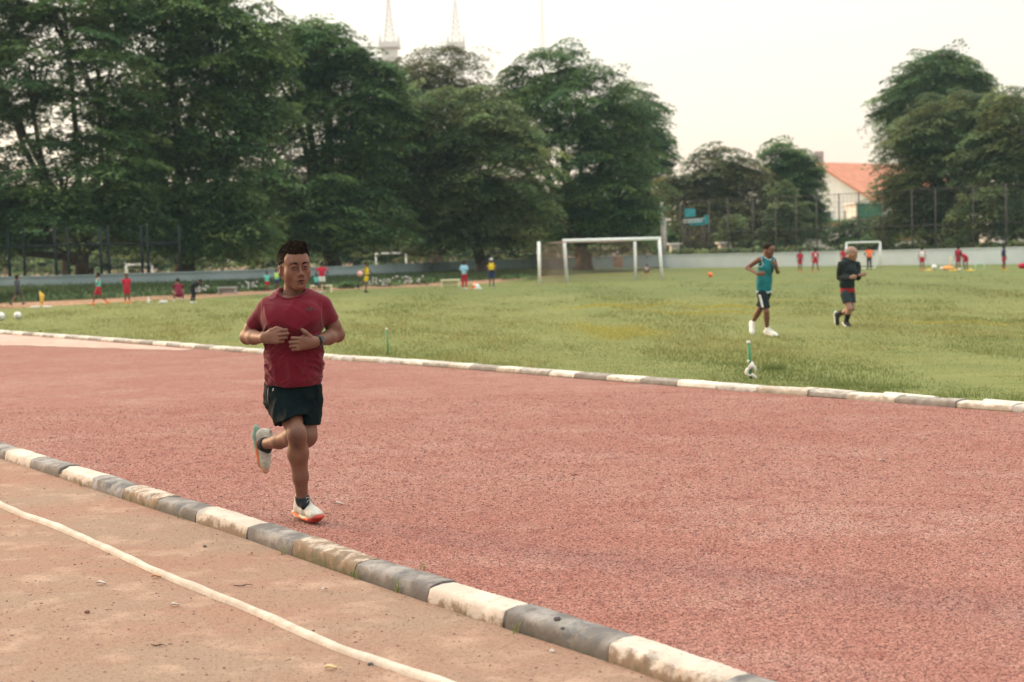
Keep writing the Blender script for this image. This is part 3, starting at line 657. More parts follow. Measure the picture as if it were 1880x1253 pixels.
# ------------------------------------------------------------------ buildings and towers
M_plaster = mat('white_plaster', (.62, .62, .58), (.72, .71, .67), scale=.5, rough=.9)
M_tile = mat('orange_tiles', (.42, .155, .09), (.50, .20, .12), scale=1.2, rough=.8, bump=.5, bscale=3)
M_glass = mat('window_glass', (.05, .07, .08), rough=.15, spec=.6)
D = 150.; pk = Y(1497, 303, D); ne = Y(1596, 366, D-5.6)
gv = unit(np.r_[ne[:2]-pk[:2], 0]); rv = V(-gv[1], gv[0], 0); half = np.linalg.norm(ne[:2]-pk[:2]); ez = ne[2]; pz = pk[2]
c0 = np.r_[pk[:2], 0]
house = empty('house', c0, 'white gabled house with an orange tiled roof behind the trees', 'house')
A0, A1 = c0-gv*half, c0+gv*half; Ln = 18
mb = MB()
mb.poly([A0, A1, A1+V(0, 0, ez), c0+V(0, 0, pz), A0+V(0, 0, ez)])
mb.poly([A1, A1+rv*Ln, A1+rv*Ln+V(0, 0, ez), A1+V(0, 0, ez)]); mb.poly([A0+rv*Ln, A0, A0+V(0, 0, ez), A0+rv*Ln+V(0, 0, ez)])
mb.poly([A1+rv*Ln, A0+rv*Ln, A0+rv*Ln+V(0, 0, ez), c0+rv*Ln+V(0, 0, pz), A1+rv*Ln+V(0, 0, ez)])
mb.build('wall', M_plaster, house)
mb = MB()
for s in (-1, 1):
    up = V(0, 0, .10); a = c0-rv*.25+V(0, 0, pz)+up; b = a+rv*(Ln+.5); e_ = c0+gv*s*(half+.6)+V(0, 0, ez-.6*(pz-ez)/half)+up-rv*.25
    q = [a, b, e_+rv*(Ln+.5), e_]; q2 = [p+V(0, 0, .18) for p in q]
    mb.poly(q); mb.poly(q2[::-1])
    for i in range(4): mb.poly([q[i], q2[i], q2[(i+1) % 4], q[(i+1) % 4]])
mb.build('roof', M_tile, house)
for u in (-4, -1.2, 1.6, 4.4):
    f = MB().box(c0+gv*u+V(0, 0, 4.2)-rv*.03, (1.2, .14, 1.5), R=np.c_[gv, rv, V(0, 0, 1)]).build('window', M_plaster, house)
    MB().box(c0+gv*u+V(0, 0, 4.2)-rv*.11, (1.0, .05, 1.3), R=np.c_[gv, rv, V(0, 0, 1)]).build('pane', M_glass, f)
ch = Y(1503, 294, D+6); MB().box(ch, (.9, .9, 1.8)).build('chimney', mat('grey_chimney', (.3, .28, .28), (.36, .34, .34)), house)
def lowhouse(px, py_t, wpx, d, lab, m, m2, name='outbuilding', cat='building', dep=4.):
    k = d/FPX; c = np.r_[at_depth(px, d), 0]; zt = zat(px, py_t, d); e = empty(name, c, lab, cat)
    MB().box(c+V(0, dep/2, zt/2), (wpx*k, dep, zt)).build('wall', m, e)
    MB().box(c+V(0, dep/2, zt+.08), (wpx*k+.4, dep+.4, .15)).build('roof', m2, e)
    nw = max(1, int(wpx*k/1.6))
    for i in range(nw):
        x = (i+.5)/nw*wpx*k-wpx*k/2; MB().box(c+V(x, -.03, zt*.62), (.55, .08, min(1.0, zt*.35))).build('window', M_glass, e)
    return e
gh_ = lowhouse(1596, 374, 46, 126, 'white building with a green upper band and white roof edge behind the fence', M_plaster, M_white)
gz = zat(1596, 388, 126); MB().box(np.array(gh_.location)+V(0, -.08, gz), (46*126/FPX+.05, .12, 1.25)).build('green_band', mat('green_cladding', (.06, .20, .13), (.09, .25, .16)), gh_)
lowhouse(1515, 414, 50, 130, 'low white building glimpsed between trunks left of the green one', M_plaster, M_tile)
lowhouse(1240, 450, 15, 112, 'small white hut beside the second pole', M_plaster, M_white, dep=1.5)
lowhouse(1336, 448, 26, 112, 'small white hut with dark windows behind the right fence', M_plaster, M_white, dep=1.5)
lowhouse(1660, 440, 110, 128, 'long pale low building behind the right trees', M_plaster, M_tile)
lowhouse(1860, 405, 70, 128, 'pale building at the far right behind the trees', M_plaster, M_tile)
lowhouse(70, 497, 26, 110, 'white parked van seen low through the left fence', M_plaster, M_white, name='van', cat='van', dep=2) if False else None

M_lat = mat('pale_lattice', (.62, .59, .57), (.68, .65, .62), scale=.2, rough=.8)  # white lattice, its fading in distant haze put into the colour
M_lat2 = mat('paler_lattice', (.74, .69, .64), (.78, .73, .68), scale=.2, rough=.8)  # fainter tower: more of the haze painted in
def tower(px, d, rows, lab, m, rr, shaft=True, nb=10):
    """rows: (image row, width in px) from top to bottom"""
    k = d/FPX; b = at_depth(px, d); e = empty('lattice_tower', np.r_[b, 0], lab, 'tower')
    def pz(py): return zat(px, py, d)
    P = [(pz(r), w_*k/2) for r, w_ in rows]; zz = np.array([p[0] for p in P][::-1]); ww = np.array([p[1] for p in P][::-1])
    ang = [math.pi/4+i*math.pi/2 for i in range(4)]
    cor = lambda z, i: np.r_[b, z]+V(math.cos(ang[i % 4]), math.sin(ang[i % 4]), 0)*np.interp(z, zz, ww)*1.41
    lv = np.linspace(zz[0], zz[-1], nb+1); mb = MB()
    for i in range(4): mb.tube([cor(z, i) for z in lv], rr, 5)
    mb.build('frame', m, e)
    mb = MB()
    for j in range(nb):
        for i in range(4):
            mb.tube([cor(lv[j], i), cor(lv[j+1], i+1)], rr*.55, 4); mb.tube([cor(lv[j], i+1), cor(lv[j+1], i)], rr*.55, 4); mb.tube([cor(lv[j], i), cor(lv[j], i+1)], rr*.55, 4)
    mb.build('bracing', m, e)
    if shaft:
        w0 = ww[0]*2; MB().box(np.r_[b, zz[0]/2], (w0*1.25, w0*1.25, zz[0])).build('shaft', m, e)
        MB().box(np.r_[b, zz[0]+.0], (w0*1.7, w0*1.7, 1.5)).build('platform', m, e)
        for s in range(4): MB().tube([np.r_[b, zz[0]+.7]+V((-1, 1, 1, -1)[s], (-1, -1, 1, 1)[s], 0)*w0*.75, np.r_[b, zz[0]+3.2]+V((-1, 1, 1, -1)[s], (-1, -1, 1, 1)[s], 0)*w0*.75], [.35, .05], 6).build('pinnacle', m, e)
    return e
tower(727, 400, [(-2, 4), (30, 9), (78, 20), (84, 22)], 'pale openwork spire above the trees, leftmost and widest of three', M_lat, .10, nb=9)
tower(848, 400, [(-4, 1), (14, 6), (50, 12), (84, 19)], 'pale openwork spire above the trees, middle one of three', M_lat, .09, nb=8)
tower(1005, 430, [(-2, 1), (30, 4), (95, 7)], 'faint thin antenna tower above the trees, rightmost of three', M_lat2, .07, shaft=False, nb=8)

# ------------------------------------------------------------------ trees
def leaf_mesh(name, cen, rr, seed, per, m, parent, size=.34, asp=.42, droop=.55, up=.9, outc=None, vert=0., sub=None):
    """cen (n,3) clump centres with radii rr; every clump is a drooping umbrella of leaf faces"""
    rs = RS(seed); n = len(cen); k = per
    ph = rs.rand(n, k)*6.283; q = np.sqrt(rs.rand(n, k)); r = rr[:, None]
    dx, dy = np.cos(ph), np.sin(ph)
    x = cen[:, 0:1]+dx*q*r; y = cen[:, 1:2]+dy*q*r*.9
    z = cen[:, 2:3]-droop*q*q*r*.8-rs.rand(n, k)**2.5*.20*r+.06*np.sin(ph*5+cen[:, 0:1])*r*q
    if outc is not None:                    # tilt the umbrella outwards from the crown's axis
        o = cen[:, :2]-outc; o = o/np.maximum(.1, np.linalg.norm(o, axis=1))[:, None]
        z -= (dx*(o[:, 0:1]*.22+rs.randn(n, 1)*.22)+dy*(o[:, 1:2]*.22+rs.randn(n, 1)*.22))*q*r
    if vert: z -= rs.rand(n, k)**1.5*vert*r
    sz = size*(.6+.8*rs.rand(n, k))
    a = ph+(rs.rand(n, k)-.5)*2.8
    ax = np.stack([np.cos(a), np.sin(a), -.12-droop*q*.75-vert*.9*rs.rand(n, k)], -1); ax /= np.linalg.norm(ax, axis=-1, keepdims=True)
    nrm = np.stack([(rs.rand(n, k)-.5)*.9, (rs.rand(n, k)-.5)*.9, np.ones((n, k))*up], -1)
    bx = np.cross(ax, nrm); bx /= np.linalg.norm(bx, axis=-1, keepdims=True)
    c = np.stack([x, y, z], -1); L = ax*(sz*.5)[..., None]; W = bx*(sz*asp*.5)[..., None]
    v = np.stack([c-L, c+W-L*.1, c+L, c-W-L*.1], 2).reshape(-1, 3)
    f = np.arange(n*k*4).reshape(-1, 4)
    tint = (.50+1.05*rs.rand(n, 1)**1.3); hue = rs.rand(n, 1)
    colr = np.stack([tint*(1+.35*(hue-.4)), tint, tint*(1-.25*(hue-.4))], -1)*(.8+.4*rs.rand(n, k, 1))
    return fast(name, v, f, m, parent, colors=np.repeat(colr.reshape(-1, 3), 4, 0))
def tree(name, lab, base, d, lobes, seed, m, clumps=420, per=185, trunk_r=.5, crown_r=(.9, 1.7), fill=.3, group='large trees around the field', size=.25, droop=.42, vert=0., bottom=1.6, limbs=True, depth=.8, mult=.78):
    """lobes in photo pixels: (cx, cy, rx, ry) at distance d, made into real ellipsoids"""
    rs = RS(seed); k = d/FPX
    bx = at_depth(base, d); root = empty(name, np.r_[bx, 0], lab, 'tree', group)
    Lb = []
    for (cx, cy, rx, ry) in lobes:
        c = Y(cx, cy, d); dy = (rs.rand()-.5)*rx*k*.7; c = c+V(0, dy, 0)
        Lb.append((c, V(rx*k, rx*k*depth, ry*k)))
    vol = np.array([l[1][0]*l[1][2] for l in Lb]); cnt = np.maximum(6, (clumps*vol/vol.sum())).astype(int)
    C = []
    for (c, r), q in zip(Lb, cnt):
        q = int(q*mult); q1 = int(q*.62); p = rs.randn(q1, 3); p /= np.linalg.norm(p, axis=1)[:, None]
        p[:, 1] = np.where(rs.rand(q1) < .66, -np.abs(p[:, 1]), p[:, 1])
        bump = 1+.16*np.sin(p[:, 0]*7+seed)*np.sin(p[:, 2]*8+p[:, 1]*6+seed*2)+.07*np.sin(p[:, 0]*15+p[:, 2]*13)
        C.append(c+p*r*((.60+.50*rs.rand(q1)**.8)*bump)[:, None]); q -= q1
        ns = 9; sp = rs.randn(ns, 3); sp /= np.linalg.norm(sp, axis=1)[:, None]; sp[:, 1] = np.where(rs.rand(ns) < .6, -np.abs(sp[:, 1]), sp[:, 1])
        scn = c+sp*r*(.72+.14*rs.rand(ns, 1)); srd = r*(.30+.16*rs.rand(ns, 1))*V(1.05, 1.05, .80)
        wi = rs.randint(0, ns, q); p = rs.randn(q, 3); p /= np.linalg.norm(p, axis=1)[:, None]; p[:, 2] = np.where(rs.rand(q) < .55, np.abs(p[:, 2]), p[:, 2])
        pp = scn[wi]+p*srd[wi]*(.85+.3*rs.rand(q, 1)); nf = rs.rand(q) < fill
        pp[nf] = c+(rs.rand(nf.sum(), 3)*2-1)*r*.66
        C.append(pp)
    C = np.vstack(C); C = C[C[:, 2] > bottom]
    rr = (crown_r[0]+(crown_r[1]-crown_r[0])*rs.rand(len(C))**1.5)
    leaf_mesh('crown', C, rr, seed+1, per, m, root, size=size, outc=bx, droop=droop, vert=vert)
    mb = MB(); H = min(l[0][2] for l in Lb); H = max(2.0, H*.62)
    wob = lambda s: V(rs.randn()*s, rs.randn()*s, 0)
    top = np.r_[bx, H]+wob(.2)
    flare = [1.55, 1.15, 1.0, .92, .82]
    tp = [np.r_[bx, -.2], np.r_[bx, .5], np.r_[bx, 1.2]+wob(.03), np.r_[bx, 0]*.5+top*.5+wob(.08), top]
    mb.tube(tp, [trunk_r*f for f in flare], 12)
    for i in range(5):                       # buttress roots
        a = i*1.257+rs.rand(); mb.tube([np.r_[bx, 1.3]+V(math.cos(a), math.sin(a), 0)*trunk_r*.5, np.r_[bx, .5]+V(math.cos(a), math.sin(a), 0)*trunk_r*.95, np.r_[bx, -.1]+V(math.cos(a), math.sin(a), 0)*trunk_r*1.8], [trunk_r*.4, trunk_r*.35, trunk_r*.2], 6)
    for (c, r) in Lb:
        st = top-V(0, 0, rs.rand()*H*.3); mid = st*.45+c*.55+V(0, 0, -r[2]*.25)+wob(.3)
        mb.tube([st, st*.7+mid*.3+V(0, 0, .2), mid, c], [trunk_r*.6, trunk_r*.5, trunk_r*.36, trunk_r*.2], 8)
        for q in range(5):
            p = rs.randn(3); p = p/np.linalg.norm(p); p[2] = abs(p[2])*.6; e_ = c+p*r*.85
            mb.tube([mid*.4+c*.6, (c+e_)/2+wob(.25), e_], [trunk_r*.22, trunk_r*.13, .03], 6)
    mb.build('trunk', M_bark, root, True)
    return root
tree('broadleaf_tree', 'leftmost huge tree, airy crown full of bright sky gaps, reaching past the top edge', 156, 72, [(-30, 60, 110, 95), (110, -10, 120, 80), (60, 140, 105, 75), (185, 130, 85, 85), (-30, 330, 115, 75), (120, 330, 110, 85), (210, 300, 80, 80), (130, 410, 130, 45), (-20, 430, 90, 40), (20, 200, 80, 60), (210, 215, 70, 70), (215, 400, 70, 50), (30, 390, 90, 40)], 1, M_leaf, clumps=900, trunk_r=.40, fill=.18, bottom=1.7, size=.25, crown_r=(.8, 1.5))
tree('broadleaf_tree', 'tall tree with foliage hanging in drapes around its thick dark trunk, second from the left', 338, 76, [(300, 0, 130, 110), (420, 60, 90, 100), (350, 190, 100, 110), (430, 270, 70, 110), (330, 340, 85, 90), (400, 410, 70, 45), (270, 250, 60, 90), (270, 410, 60, 45), (350, 425, 60, 40), (450, 430, 60, 35), (480, 150, 50, 80)], 2, M_leaf, clumps=1000, trunk_r=.55, droop=.6, vert=.12, bottom=1.9, size=.27)
tree('broadleaf_tree', 'dark layered tree standing right behind the head of the runner in red', 612, 84, [(600, 95, 75, 60), (530, 150, 80, 85), (540, 80, 45, 55), (650, 170, 90, 90), (590, 260, 110, 90), (680, 300, 60, 80), (560, 370, 95, 70), (660, 400, 80, 55), (590, 60, 50, 35), (520, 430, 60, 32), (600, 430, 90, 30), (700, 200, 60, 70), (490, 300, 50, 80), (700, 140, 40, 35)], 3, M_leaf, clumps=1050, trunk_r=.55, bottom=1.9)
tree('broadleaf_tree', 'brownish thinner tree top rising behind between two dark crowns', 800, 112, [(820, 130, 75, 45), (770, 175, 70, 55), (870, 190, 60, 50), (800, 240, 120, 80), (750, 350, 90, 80), (745, 150, 50, 40)], 4, M_leaf3, clumps=1000, per=70, trunk_r=.5, crown_r=(1.0, 1.9), size=.3, fill=.2, bottom=3)
tree('broadleaf_tree', 'wide layered tree with a slim trunk left of the big goal', 884, 88, [(850, 225, 115, 55), (780, 290, 85, 70), (900, 290, 105, 80), (850, 370, 130, 70), (930, 390, 70, 60), (790, 420, 70, 40), (850, 425, 90, 32), (720, 350, 50, 70), (740, 230, 45, 60)], 5, M_leaf2, clumps=950, trunk_r=.36, bottom=2.2)
tree('broadleaf_tree', 'tall rounded dense tree directly behind the big goal', 1072, 97, [(1010, 130, 85, 50), (1060, 200, 110, 80), (960, 210, 70, 70), (1120, 260, 80, 80), (1030, 300, 125, 90), (1140, 350, 75, 80), (1060, 400, 120, 55), (1165, 410, 45, 50), (945, 160, 45, 50), (930, 260, 50, 60)], 6, M_leaf, clumps=950, trunk_r=.50, bottom=2.0, crown_r=(.9, 1.8))
tree('broadleaf_tree', 'darker tree peeking out behind the right shoulder of the rounded one', 1165, 122, [(1150, 195, 50, 45), (1185, 230, 45, 55), (1210, 270, 32, 35), (1180, 320, 45, 50)], 7, M_leaf, clumps=260, trunk_r=.4, crown_r=(1.0, 1.9), size=.3, bottom=4)
tree('broadleaf_tree', 'olive toned bushy tree right of the concrete poles', 1330, 118, [(1320, 320, 60, 55), (1280, 370, 60, 50), (1365, 350, 50, 60), (1240, 340, 25, 28), (1330, 410, 80, 40)], 8, M_leaf3, clumps=420, trunk_r=.35, size=.3, crown_r=(1.0, 1.9), bottom=2.2)
tree('broadleaf_tree', 'dark rounded tree left of the orange roof', 1455, 122, [(1430, 310, 45, 55), (1462, 330, 40, 48), (1440, 380, 60, 50), (1470, 375, 30, 28), (1470, 420, 45, 25)], 9, M_leaf, clumps=420, trunk_r=.4, size=.3, crown_r=(1.0, 1.9), bottom=2.2)
tree('small_tree', 'small pale green tree in front of the dark one left of the orange roof', 1440, 112, [(1440, 360, 28, 28), (1450, 395, 42, 32), (1425, 420, 38, 24)], 10, M_leaf2, clumps=190, per=60, trunk_r=.14, crown_r=(.4, .8), size=.22, bottom=1.4)
tree('small_tree', 'little round pale tree below the olive one by the right fence', 1347, 110, [(1347, 412, 24, 20), (1342, 432, 24, 16)], 11, M_leaf2, clumps=90, per=60, trunk_r=.12, crown_r=(.35, .6), size=.2, bottom=1.2)
tree('small_tree', 'dark bushy tree in front of the white building with the green band', 1580, 111, [(1562, 425, 38, 24), (1600, 432, 40, 24), (1580, 445, 55, 16)], 15, M_leaf, clumps=150, trunk_r=.14, crown_r=(.6, 1.0), size=.25, bottom=1.0)
tree('broadleaf_tree', 'tall domed tree top standing behind the trees at the right', 1720, 118, [(1725, 140, 62, 45), (1665, 185, 50, 45), (1760, 165, 48, 55), (1690, 220, 60, 45), (1700, 175, 60, 50), (1770, 215, 40, 40)], 12, M_leaf, clumps=900, trunk_r=.5, crown_r=(1.0, 1.9), size=.3, fill=.15, bottom=6)
tree('broadleaf_tree', 'large sunlit layered tree at the right in front of the orange roof', 1712, 98, [(1740, 240, 95, 60), (1668, 290, 50, 60), (1735, 330, 90, 80), (1655, 370, 42, 50), (1700, 410, 100, 40), (1800, 210, 60, 50)], 13, M_leaf2, clumps=800, trunk_r=.42, crown_r=(.9, 1.7), bottom=2.1)
tree('broadleaf_tree', 'tree cut off by the right edge of the picture', 1850, 94, [(1860, 230, 60, 65), (1830, 300, 70, 60), (1890, 340, 70, 70), (1810, 390, 60, 50), (1880, 420, 60, 35)], 14, M_leaf2, clumps=560, trunk_r=.4, crown_r=(.9, 1.7), bottom=2.1)
# far-off wood that closes the view between the trunks
rs = RS(77); W_ = []
for i in range(2300):
    px = -120+2150*rs.rand(); d_ = 136+18*rs.rand()
    ytop = 330 if px < 1230 else 398
    p = Y(px, ytop+(hz(px)+2-ytop)*rs.rand()**.8, d_); W_.append(p)
W_ = np.array(W_); wood = leaf_mesh('far_woods', W_, 1.5+1.2*rs.rand(len(W_)), 78, 60, M_leaf, None, size=.8)
tag(wood, 'dark distant woods seen between the trunks', 'woods', kind='stuff')
# hedge behind the walls
H_ = []
for i in range(900):
    px = 1226+680*rs.rand() if i % 3 else -30+1240*rs.rand()
    q = on_right(px, 2.6) if px > 1226 else None
    if q is None: q = at_depth(px, 112+6*rs.rand())
    H_.append(np.r_[q, .5+(1.0 if px > 1226 else 2.2)*rs.rand()])
hedge = leaf_mesh('hedge', np.array(H_), .5+.5*rs.rand(len(H_)), 79, 45, M_leaf2, None, size=.3)
tag(hedge, 'low green undergrowth behind the pale walls', 'hedge', kind='stuff')

# ------------------------------------------------------------------ implicit surfaces -> continuous meshes
def vnoise(x, y, z, seed=0):
    xi, yi, zi = np.floor(x).astype(np.int64), np.floor(y).astype(np.int64), np.floor(z).astype(np.int64)
    u, v, w_ = x-xi, y-yi, z-zi; u, v, w_ = (t*t*(3-2*t) for t in (u, v, w_))
    def h(a, b, c):
        n = (a*374761393+b*668265263+c*2147483647+seed*974634777) & 0xffffffff
        n = ((n ^ (n >> 13))*1274126177) & 0xffffffff
        return ((n ^ (n >> 16)) & 0xffff)/65535.
    r = 0
    for a in (0, 1):
        for b in (0, 1):
            for c in (0, 1):
                r = r+h(xi+a, yi+b, zi+c)*(u if a else 1-u)*(v if b else 1-v)*(w_ if c else 1-w_)
    return r
class Field:
    def __init__(s, lo, hi, h):
        s.lo = np.asarray(lo, float); s.h = h; s.n = np.ceil((np.asarray(hi, float)-s.lo)/h).astype(int)+1
        s.ax = [(s.lo[i]+np.arange(s.n[i])*h).astype(np.float32) for i in range(3)]; s.d = np.full(tuple(s.n), 1., np.float32)
    def reg(s, lo, hi):
        a = np.clip(np.floor((np.asarray(lo)-s.lo)/s.h).astype(int), 0, s.n); b = np.clip(np.ceil((np.asarray(hi)-s.lo)/s.h).astype(int)+1, 0, s.n)
        sl = tuple(slice(a[i], max(a[i], b[i])) for i in range(3))
        return sl, (s.ax[0][sl[0]][:, None, None], s.ax[1][sl[1]][None, :, None], s.ax[2][sl[2]][None, None, :])
    def put(s, sl, d, k, op):
        if d.size == 0: return
        a = s.d[sl]
        if op == 'u':
            if k > 0: h_ = np.maximum(k-np.abs(a-d), 0)/k; s.d[sl] = np.minimum(a, d)-h_*h_*k*.25
            else: s.d[sl] = np.minimum(a, d)
        else:
            if k > 0: h_ = np.maximum(k-np.abs(a+d), 0)/k; s.d[sl] = np.maximum(a, -d)+h_*h_*k*.25
            else: s.d[sl] = np.maximum(a, -d)
    def cap(s, p, q, r1, r2=None, k=.012, flat=None, op='u', cuts=()):
        p = np.asarray(p, float); q = np.asarray(q, float); r2 = r1 if r2 is None else r2
        R = max(r1, r2)*(max(1, flat[1]) if flat else 1)+k+3*s.h
        sl, (X, Y_, Z) = s.reg(np.minimum(p, q)-R, np.maximum(p, q)+R); ab = q-p; L2 = max(1e-12, ab @ ab)
        t = np.clip(((X-p[0])*ab[0]+(Y_-p[1])*ab[1]+(Z-p[2])*ab[2])/L2, 0, 1)
        vx, vy, vz = X-p[0]-t*ab[0], Y_-p[1]-t*ab[1], Z-p[2]-t*ab[2]
        f = 1.
        if flat:
            a = unit(flat[0]); dt = (vx*a[0]+vy*a[1]+vz*a[2])*(1/flat[1]-1); vx = vx+a[0]*dt; vy = vy+a[1]*dt; vz = vz+a[2]*dt; f = min(1, flat[1])**.5
        d = (np.sqrt(vx*vx+vy*vy+vz*vz)-(r1+(r2-r1)*t))*f
        for (c, n_) in cuts:
            n_ = unit(n_); d = np.maximum(d, (X-c[0])*n_[0]+(Y_-c[1])*n_[1]+(Z-c[2])*n_[2])
        s.put(sl, d, k, op); return s
    def ell(s, c, r, R=None, k=.012, op='u', cuts=()):
        c = np.asarray(c, float); r = np.ones(3)*np.asarray(r, float); R = np.eye(3) if R is None else R; m_ = r.max()+k+3*s.h
        sl, (X, Y_, Z) = s.reg(c-m_, c+m_); x, y, z = X-c[0], Y_-c[1], Z-c[2]
        q = [(x*R[0, i]+y*R[1, i]+z*R[2, i]) for i in range(3)]
        k0 = np.sqrt(sum((q[i]/r[i])**2 for i in range(3))); k1 = np.sqrt(sum((q[i]/r[i]**2)**2 for i in range(3)))+1e-6
        d = k0*(k0-1)/k1
        for (cc, n_) in cuts:
            n_ = unit(n_); d = np.maximum(d, (X-cc[0])*n_[0]+(Y_-cc[1])*n_[1]+(Z-cc[2])*n_[2])
        s.put(sl, d, k, op); return s
    def cut(s, c, n_):
        n_ = unit(n_); sl, (X, Y_, Z) = s.reg(s.lo, s.lo+s.n*s.h); s.d = np.maximum(s.d, ((X-c[0])*n_[0]+(Y_-c[1])*n_[1]+(Z-c[2])*n_[2]).astype(np.float32)); return s
    def disp(s, fn, band=.04):
        i = np.nonzero(np.abs(s.d) < band); s.d[i] += fn(s.ax[0][i[0]].astype(float), s.ax[1][i[1]].astype(float), s.ax[2][i[2]].astype(float)).astype(np.float32); return s
    def polys(s):
        d = s.d; ins = d < 0; n = np.array(ins.shape)-1
        cnt = np.zeros(tuple(n), np.int8)
        for a in (0, 1):
            for b in (0, 1):
                for c in (0, 1): cnt += ins[a:n[0]+a, b:n[1]+b, c:n[2]+c]
        act = np.argwhere((cnt > 0) & (cnt < 8)); i, j, k_ = act.T; acc = np.zeros((len(act), 3)); num = np.zeros(len(act))
        for ax_ in range(3):
            o1, o2 = [q for q in range(3) if q != ax_]
            for a in (0, 1):
                for b in (0, 1):
                    off = [0, 0, 0]; off[o1] = a; off[o2] = b; o_ = np.array(off); e_ = o_.copy(); e_[ax_] = 1
                    v0 = d[i+o_[0], j+o_[1], k_+o_[2]]; v1 = d[i+e_[0], j+e_[1], k_+e_[2]]
                    m_ = (v0 < 0) != (v1 < 0); t = np.where(m_, v0/np.where(m_, v0-v1, 1), 0)
                    p = np.tile(o_.astype(float), (len(act), 1)); p[:, ax_] += t; acc += p*m_[:, None]; num += m_
        V_ = s.lo+(act+acc/num[:, None])*s.h
        idx = np.full(tuple(n), -1, np.int32); idx[i, j, k_] = np.arange(len(act)); F = []
        for ax_ in range(3):
            o1, o2 = [(1, 2), (2, 0), (0, 1)][ax_]
            sl0 = [slice(None)]*3; sl1 = [slice(None)]*3; sl0[ax_] = slice(0, -1); sl1[ax_] = slice(1, None)
            e = np.argwhere(ins[tuple(sl0)] != ins[tuple(sl1)])
            e = e[(e[:, o1] > 0) & (e[:, o2] > 0) & (e[:, o1] < n[o1]) & (e[:, o2] < n[o2])]
            if len(e) == 0: continue
            q = []
            for a, b in ((0, 0), (-1, 0), (-1, -1), (0, -1)):
                g_ = e.copy(); g_[:, o1] += a; g_[:, o2] += b; q.append(idx[g_[:, 0], g_[:, 1], g_[:, 2]])
            q = np.stack(q, 1); fl = ~ins[e[:, 0], e[:, 1], e[:, 2]]; q[fl] = q[fl][:, ::-1]; q = q[(q >= 0).all(1)]; F.append(q)
        return V_, (np.vstack(F) if F else np.zeros((0, 4), int))
    def mesh(s, name, m, parent, colors=None, smooth_it=1, extra=()):
        v, f = s.polys()
        for e_ in extra:
            v2, f2 = e_.polys(); f = np.vstack([f, f2+len(v)]); v = np.vstack([v, v2])
        for _ in range(smooth_it):                # one light relaxation pass
            nb = np.zeros_like(v); ct = np.zeros(len(v))
            for a, b in ((0, 1), (1, 2), (2, 3), (3, 0)):
                np.add.at(nb, f[:, a], v[f[:, b]]); np.add.at(nb, f[:, b], v[f[:, a]]); np.add.at(ct, f[:, a], 1); np.add.at(ct, f[:, b], 1)
            v = v*.5+nb/np.maximum(ct, 1)[:, None]*.5
        s.v = v
        return fast(name, v, f, m, parent, smooth=True, colors=None if colors is None else colors(v))

def basis(f, up):
    f = unit(f); x = unit(np.cross(f, up)); return np.c_[x, f, np.cross(x, f)]     # columns: side, forward, up
def head_sdf(F, C, B, s, detail=True):
    P = lambda x, y, z: C+B @ (V(x, y, z)*s)
    E = lambda c, r, k=.012, op='u': F.ell(P(*c), np.array(r)*s, B, k*s, op)
    E((0, -.018, .032), (.076, .095, .084), .02); E((0, .020, -.034), (.060, .062, .076), .03); E((0, .045, .035), (.062, .045, .05), .02)
    for q in (-1, 1):
        F.cap(P(.052*q, -.012, -.045), P(.014*q, .058, -.100), .022*s, .017*s, .035*s)
        E((.037*q, .047, -.032), (.028, .029, .030), .03)
        if detail:
            E((.080*q, -.014, -.016), (.010, .018, .027), .006); E((.089*q, -.006, -.012), (.005, .009, .015), .004, 's'); E((.081*q, -.008, -.037), (.007, .010, .010), .006)
    E((0, .068, -.106), (.023, .019, .016), .02)
    if detail:
        F.cap(P(-.038, .071, .021), P(.038, .071, .021), .012*s, k=.022*s)
        for q in (-1, 1):
            E((.031*q, .097, -.002), (.020, .010, .010), .014, 's'); E((.031*q, .0755, -.002), (.017, .0125, .012), .006)
            F.cap(P(.015*q, .085, .001), P(.030*q, .0890, .0062), .0026*s, .0034*s, .005*s); F.cap(P(.030*q, .0890, .0062), P(.047*q, .0785, .0015), .0034*s, .0026*s, .005*s)
            F.cap(P(.017*q, .0835, -.0075), P(.031*q, .0865, -.0095), .0014*s, .0014*s, .008*s); F.cap(P(.031*q, .0862, -.0090), P(.045*q, .079, -.006), .0020*s, .0018*s, .008*s)
            E((.0145*q, .099, .000), (.006, .010, .012), .008, 's')
        F.cap(P(0, .0855, .008), P(0, .1005, -.030), .0055*s, .0080*s, .010*s); E((0, .1025, -.0365), (.0105, .0095, .0085), .006)
        for q in (-1, 1):
            E((.0128*q, .0935, -.0405), (.0075, .0095, .0072), .004); E((.0066*q, .1015, -.0462), (.0040, .0060, .0030), .002, 's')
            E((.030*q, .090, -.052), (.006, .012, .016), .016, 's')
        E((0, .075, -.068), (.027, .019, .026), .030)
        for q in (-1, 1):
            F.cap(P(.023*q, .0825, -.0720), P(.006*q, .0965, -.0665), .0028*s, .0054*s, .0035*s); F.cap(P(.020*q, .0835, -.0760), P(.006*q, .0945, -.0815), .0028*s, .0066*s, .0035*s)
        E((0, .099, -.0735), (.0155, .013, .0034), .002, 's'); E((0, .101, -.0935), (.017, .009, .006), .010, 's')
    else:
        E((0, .098, -.030), (.012, .018, .02), .012); E((0, .080, -.070), (.03, .02, .02), .014)
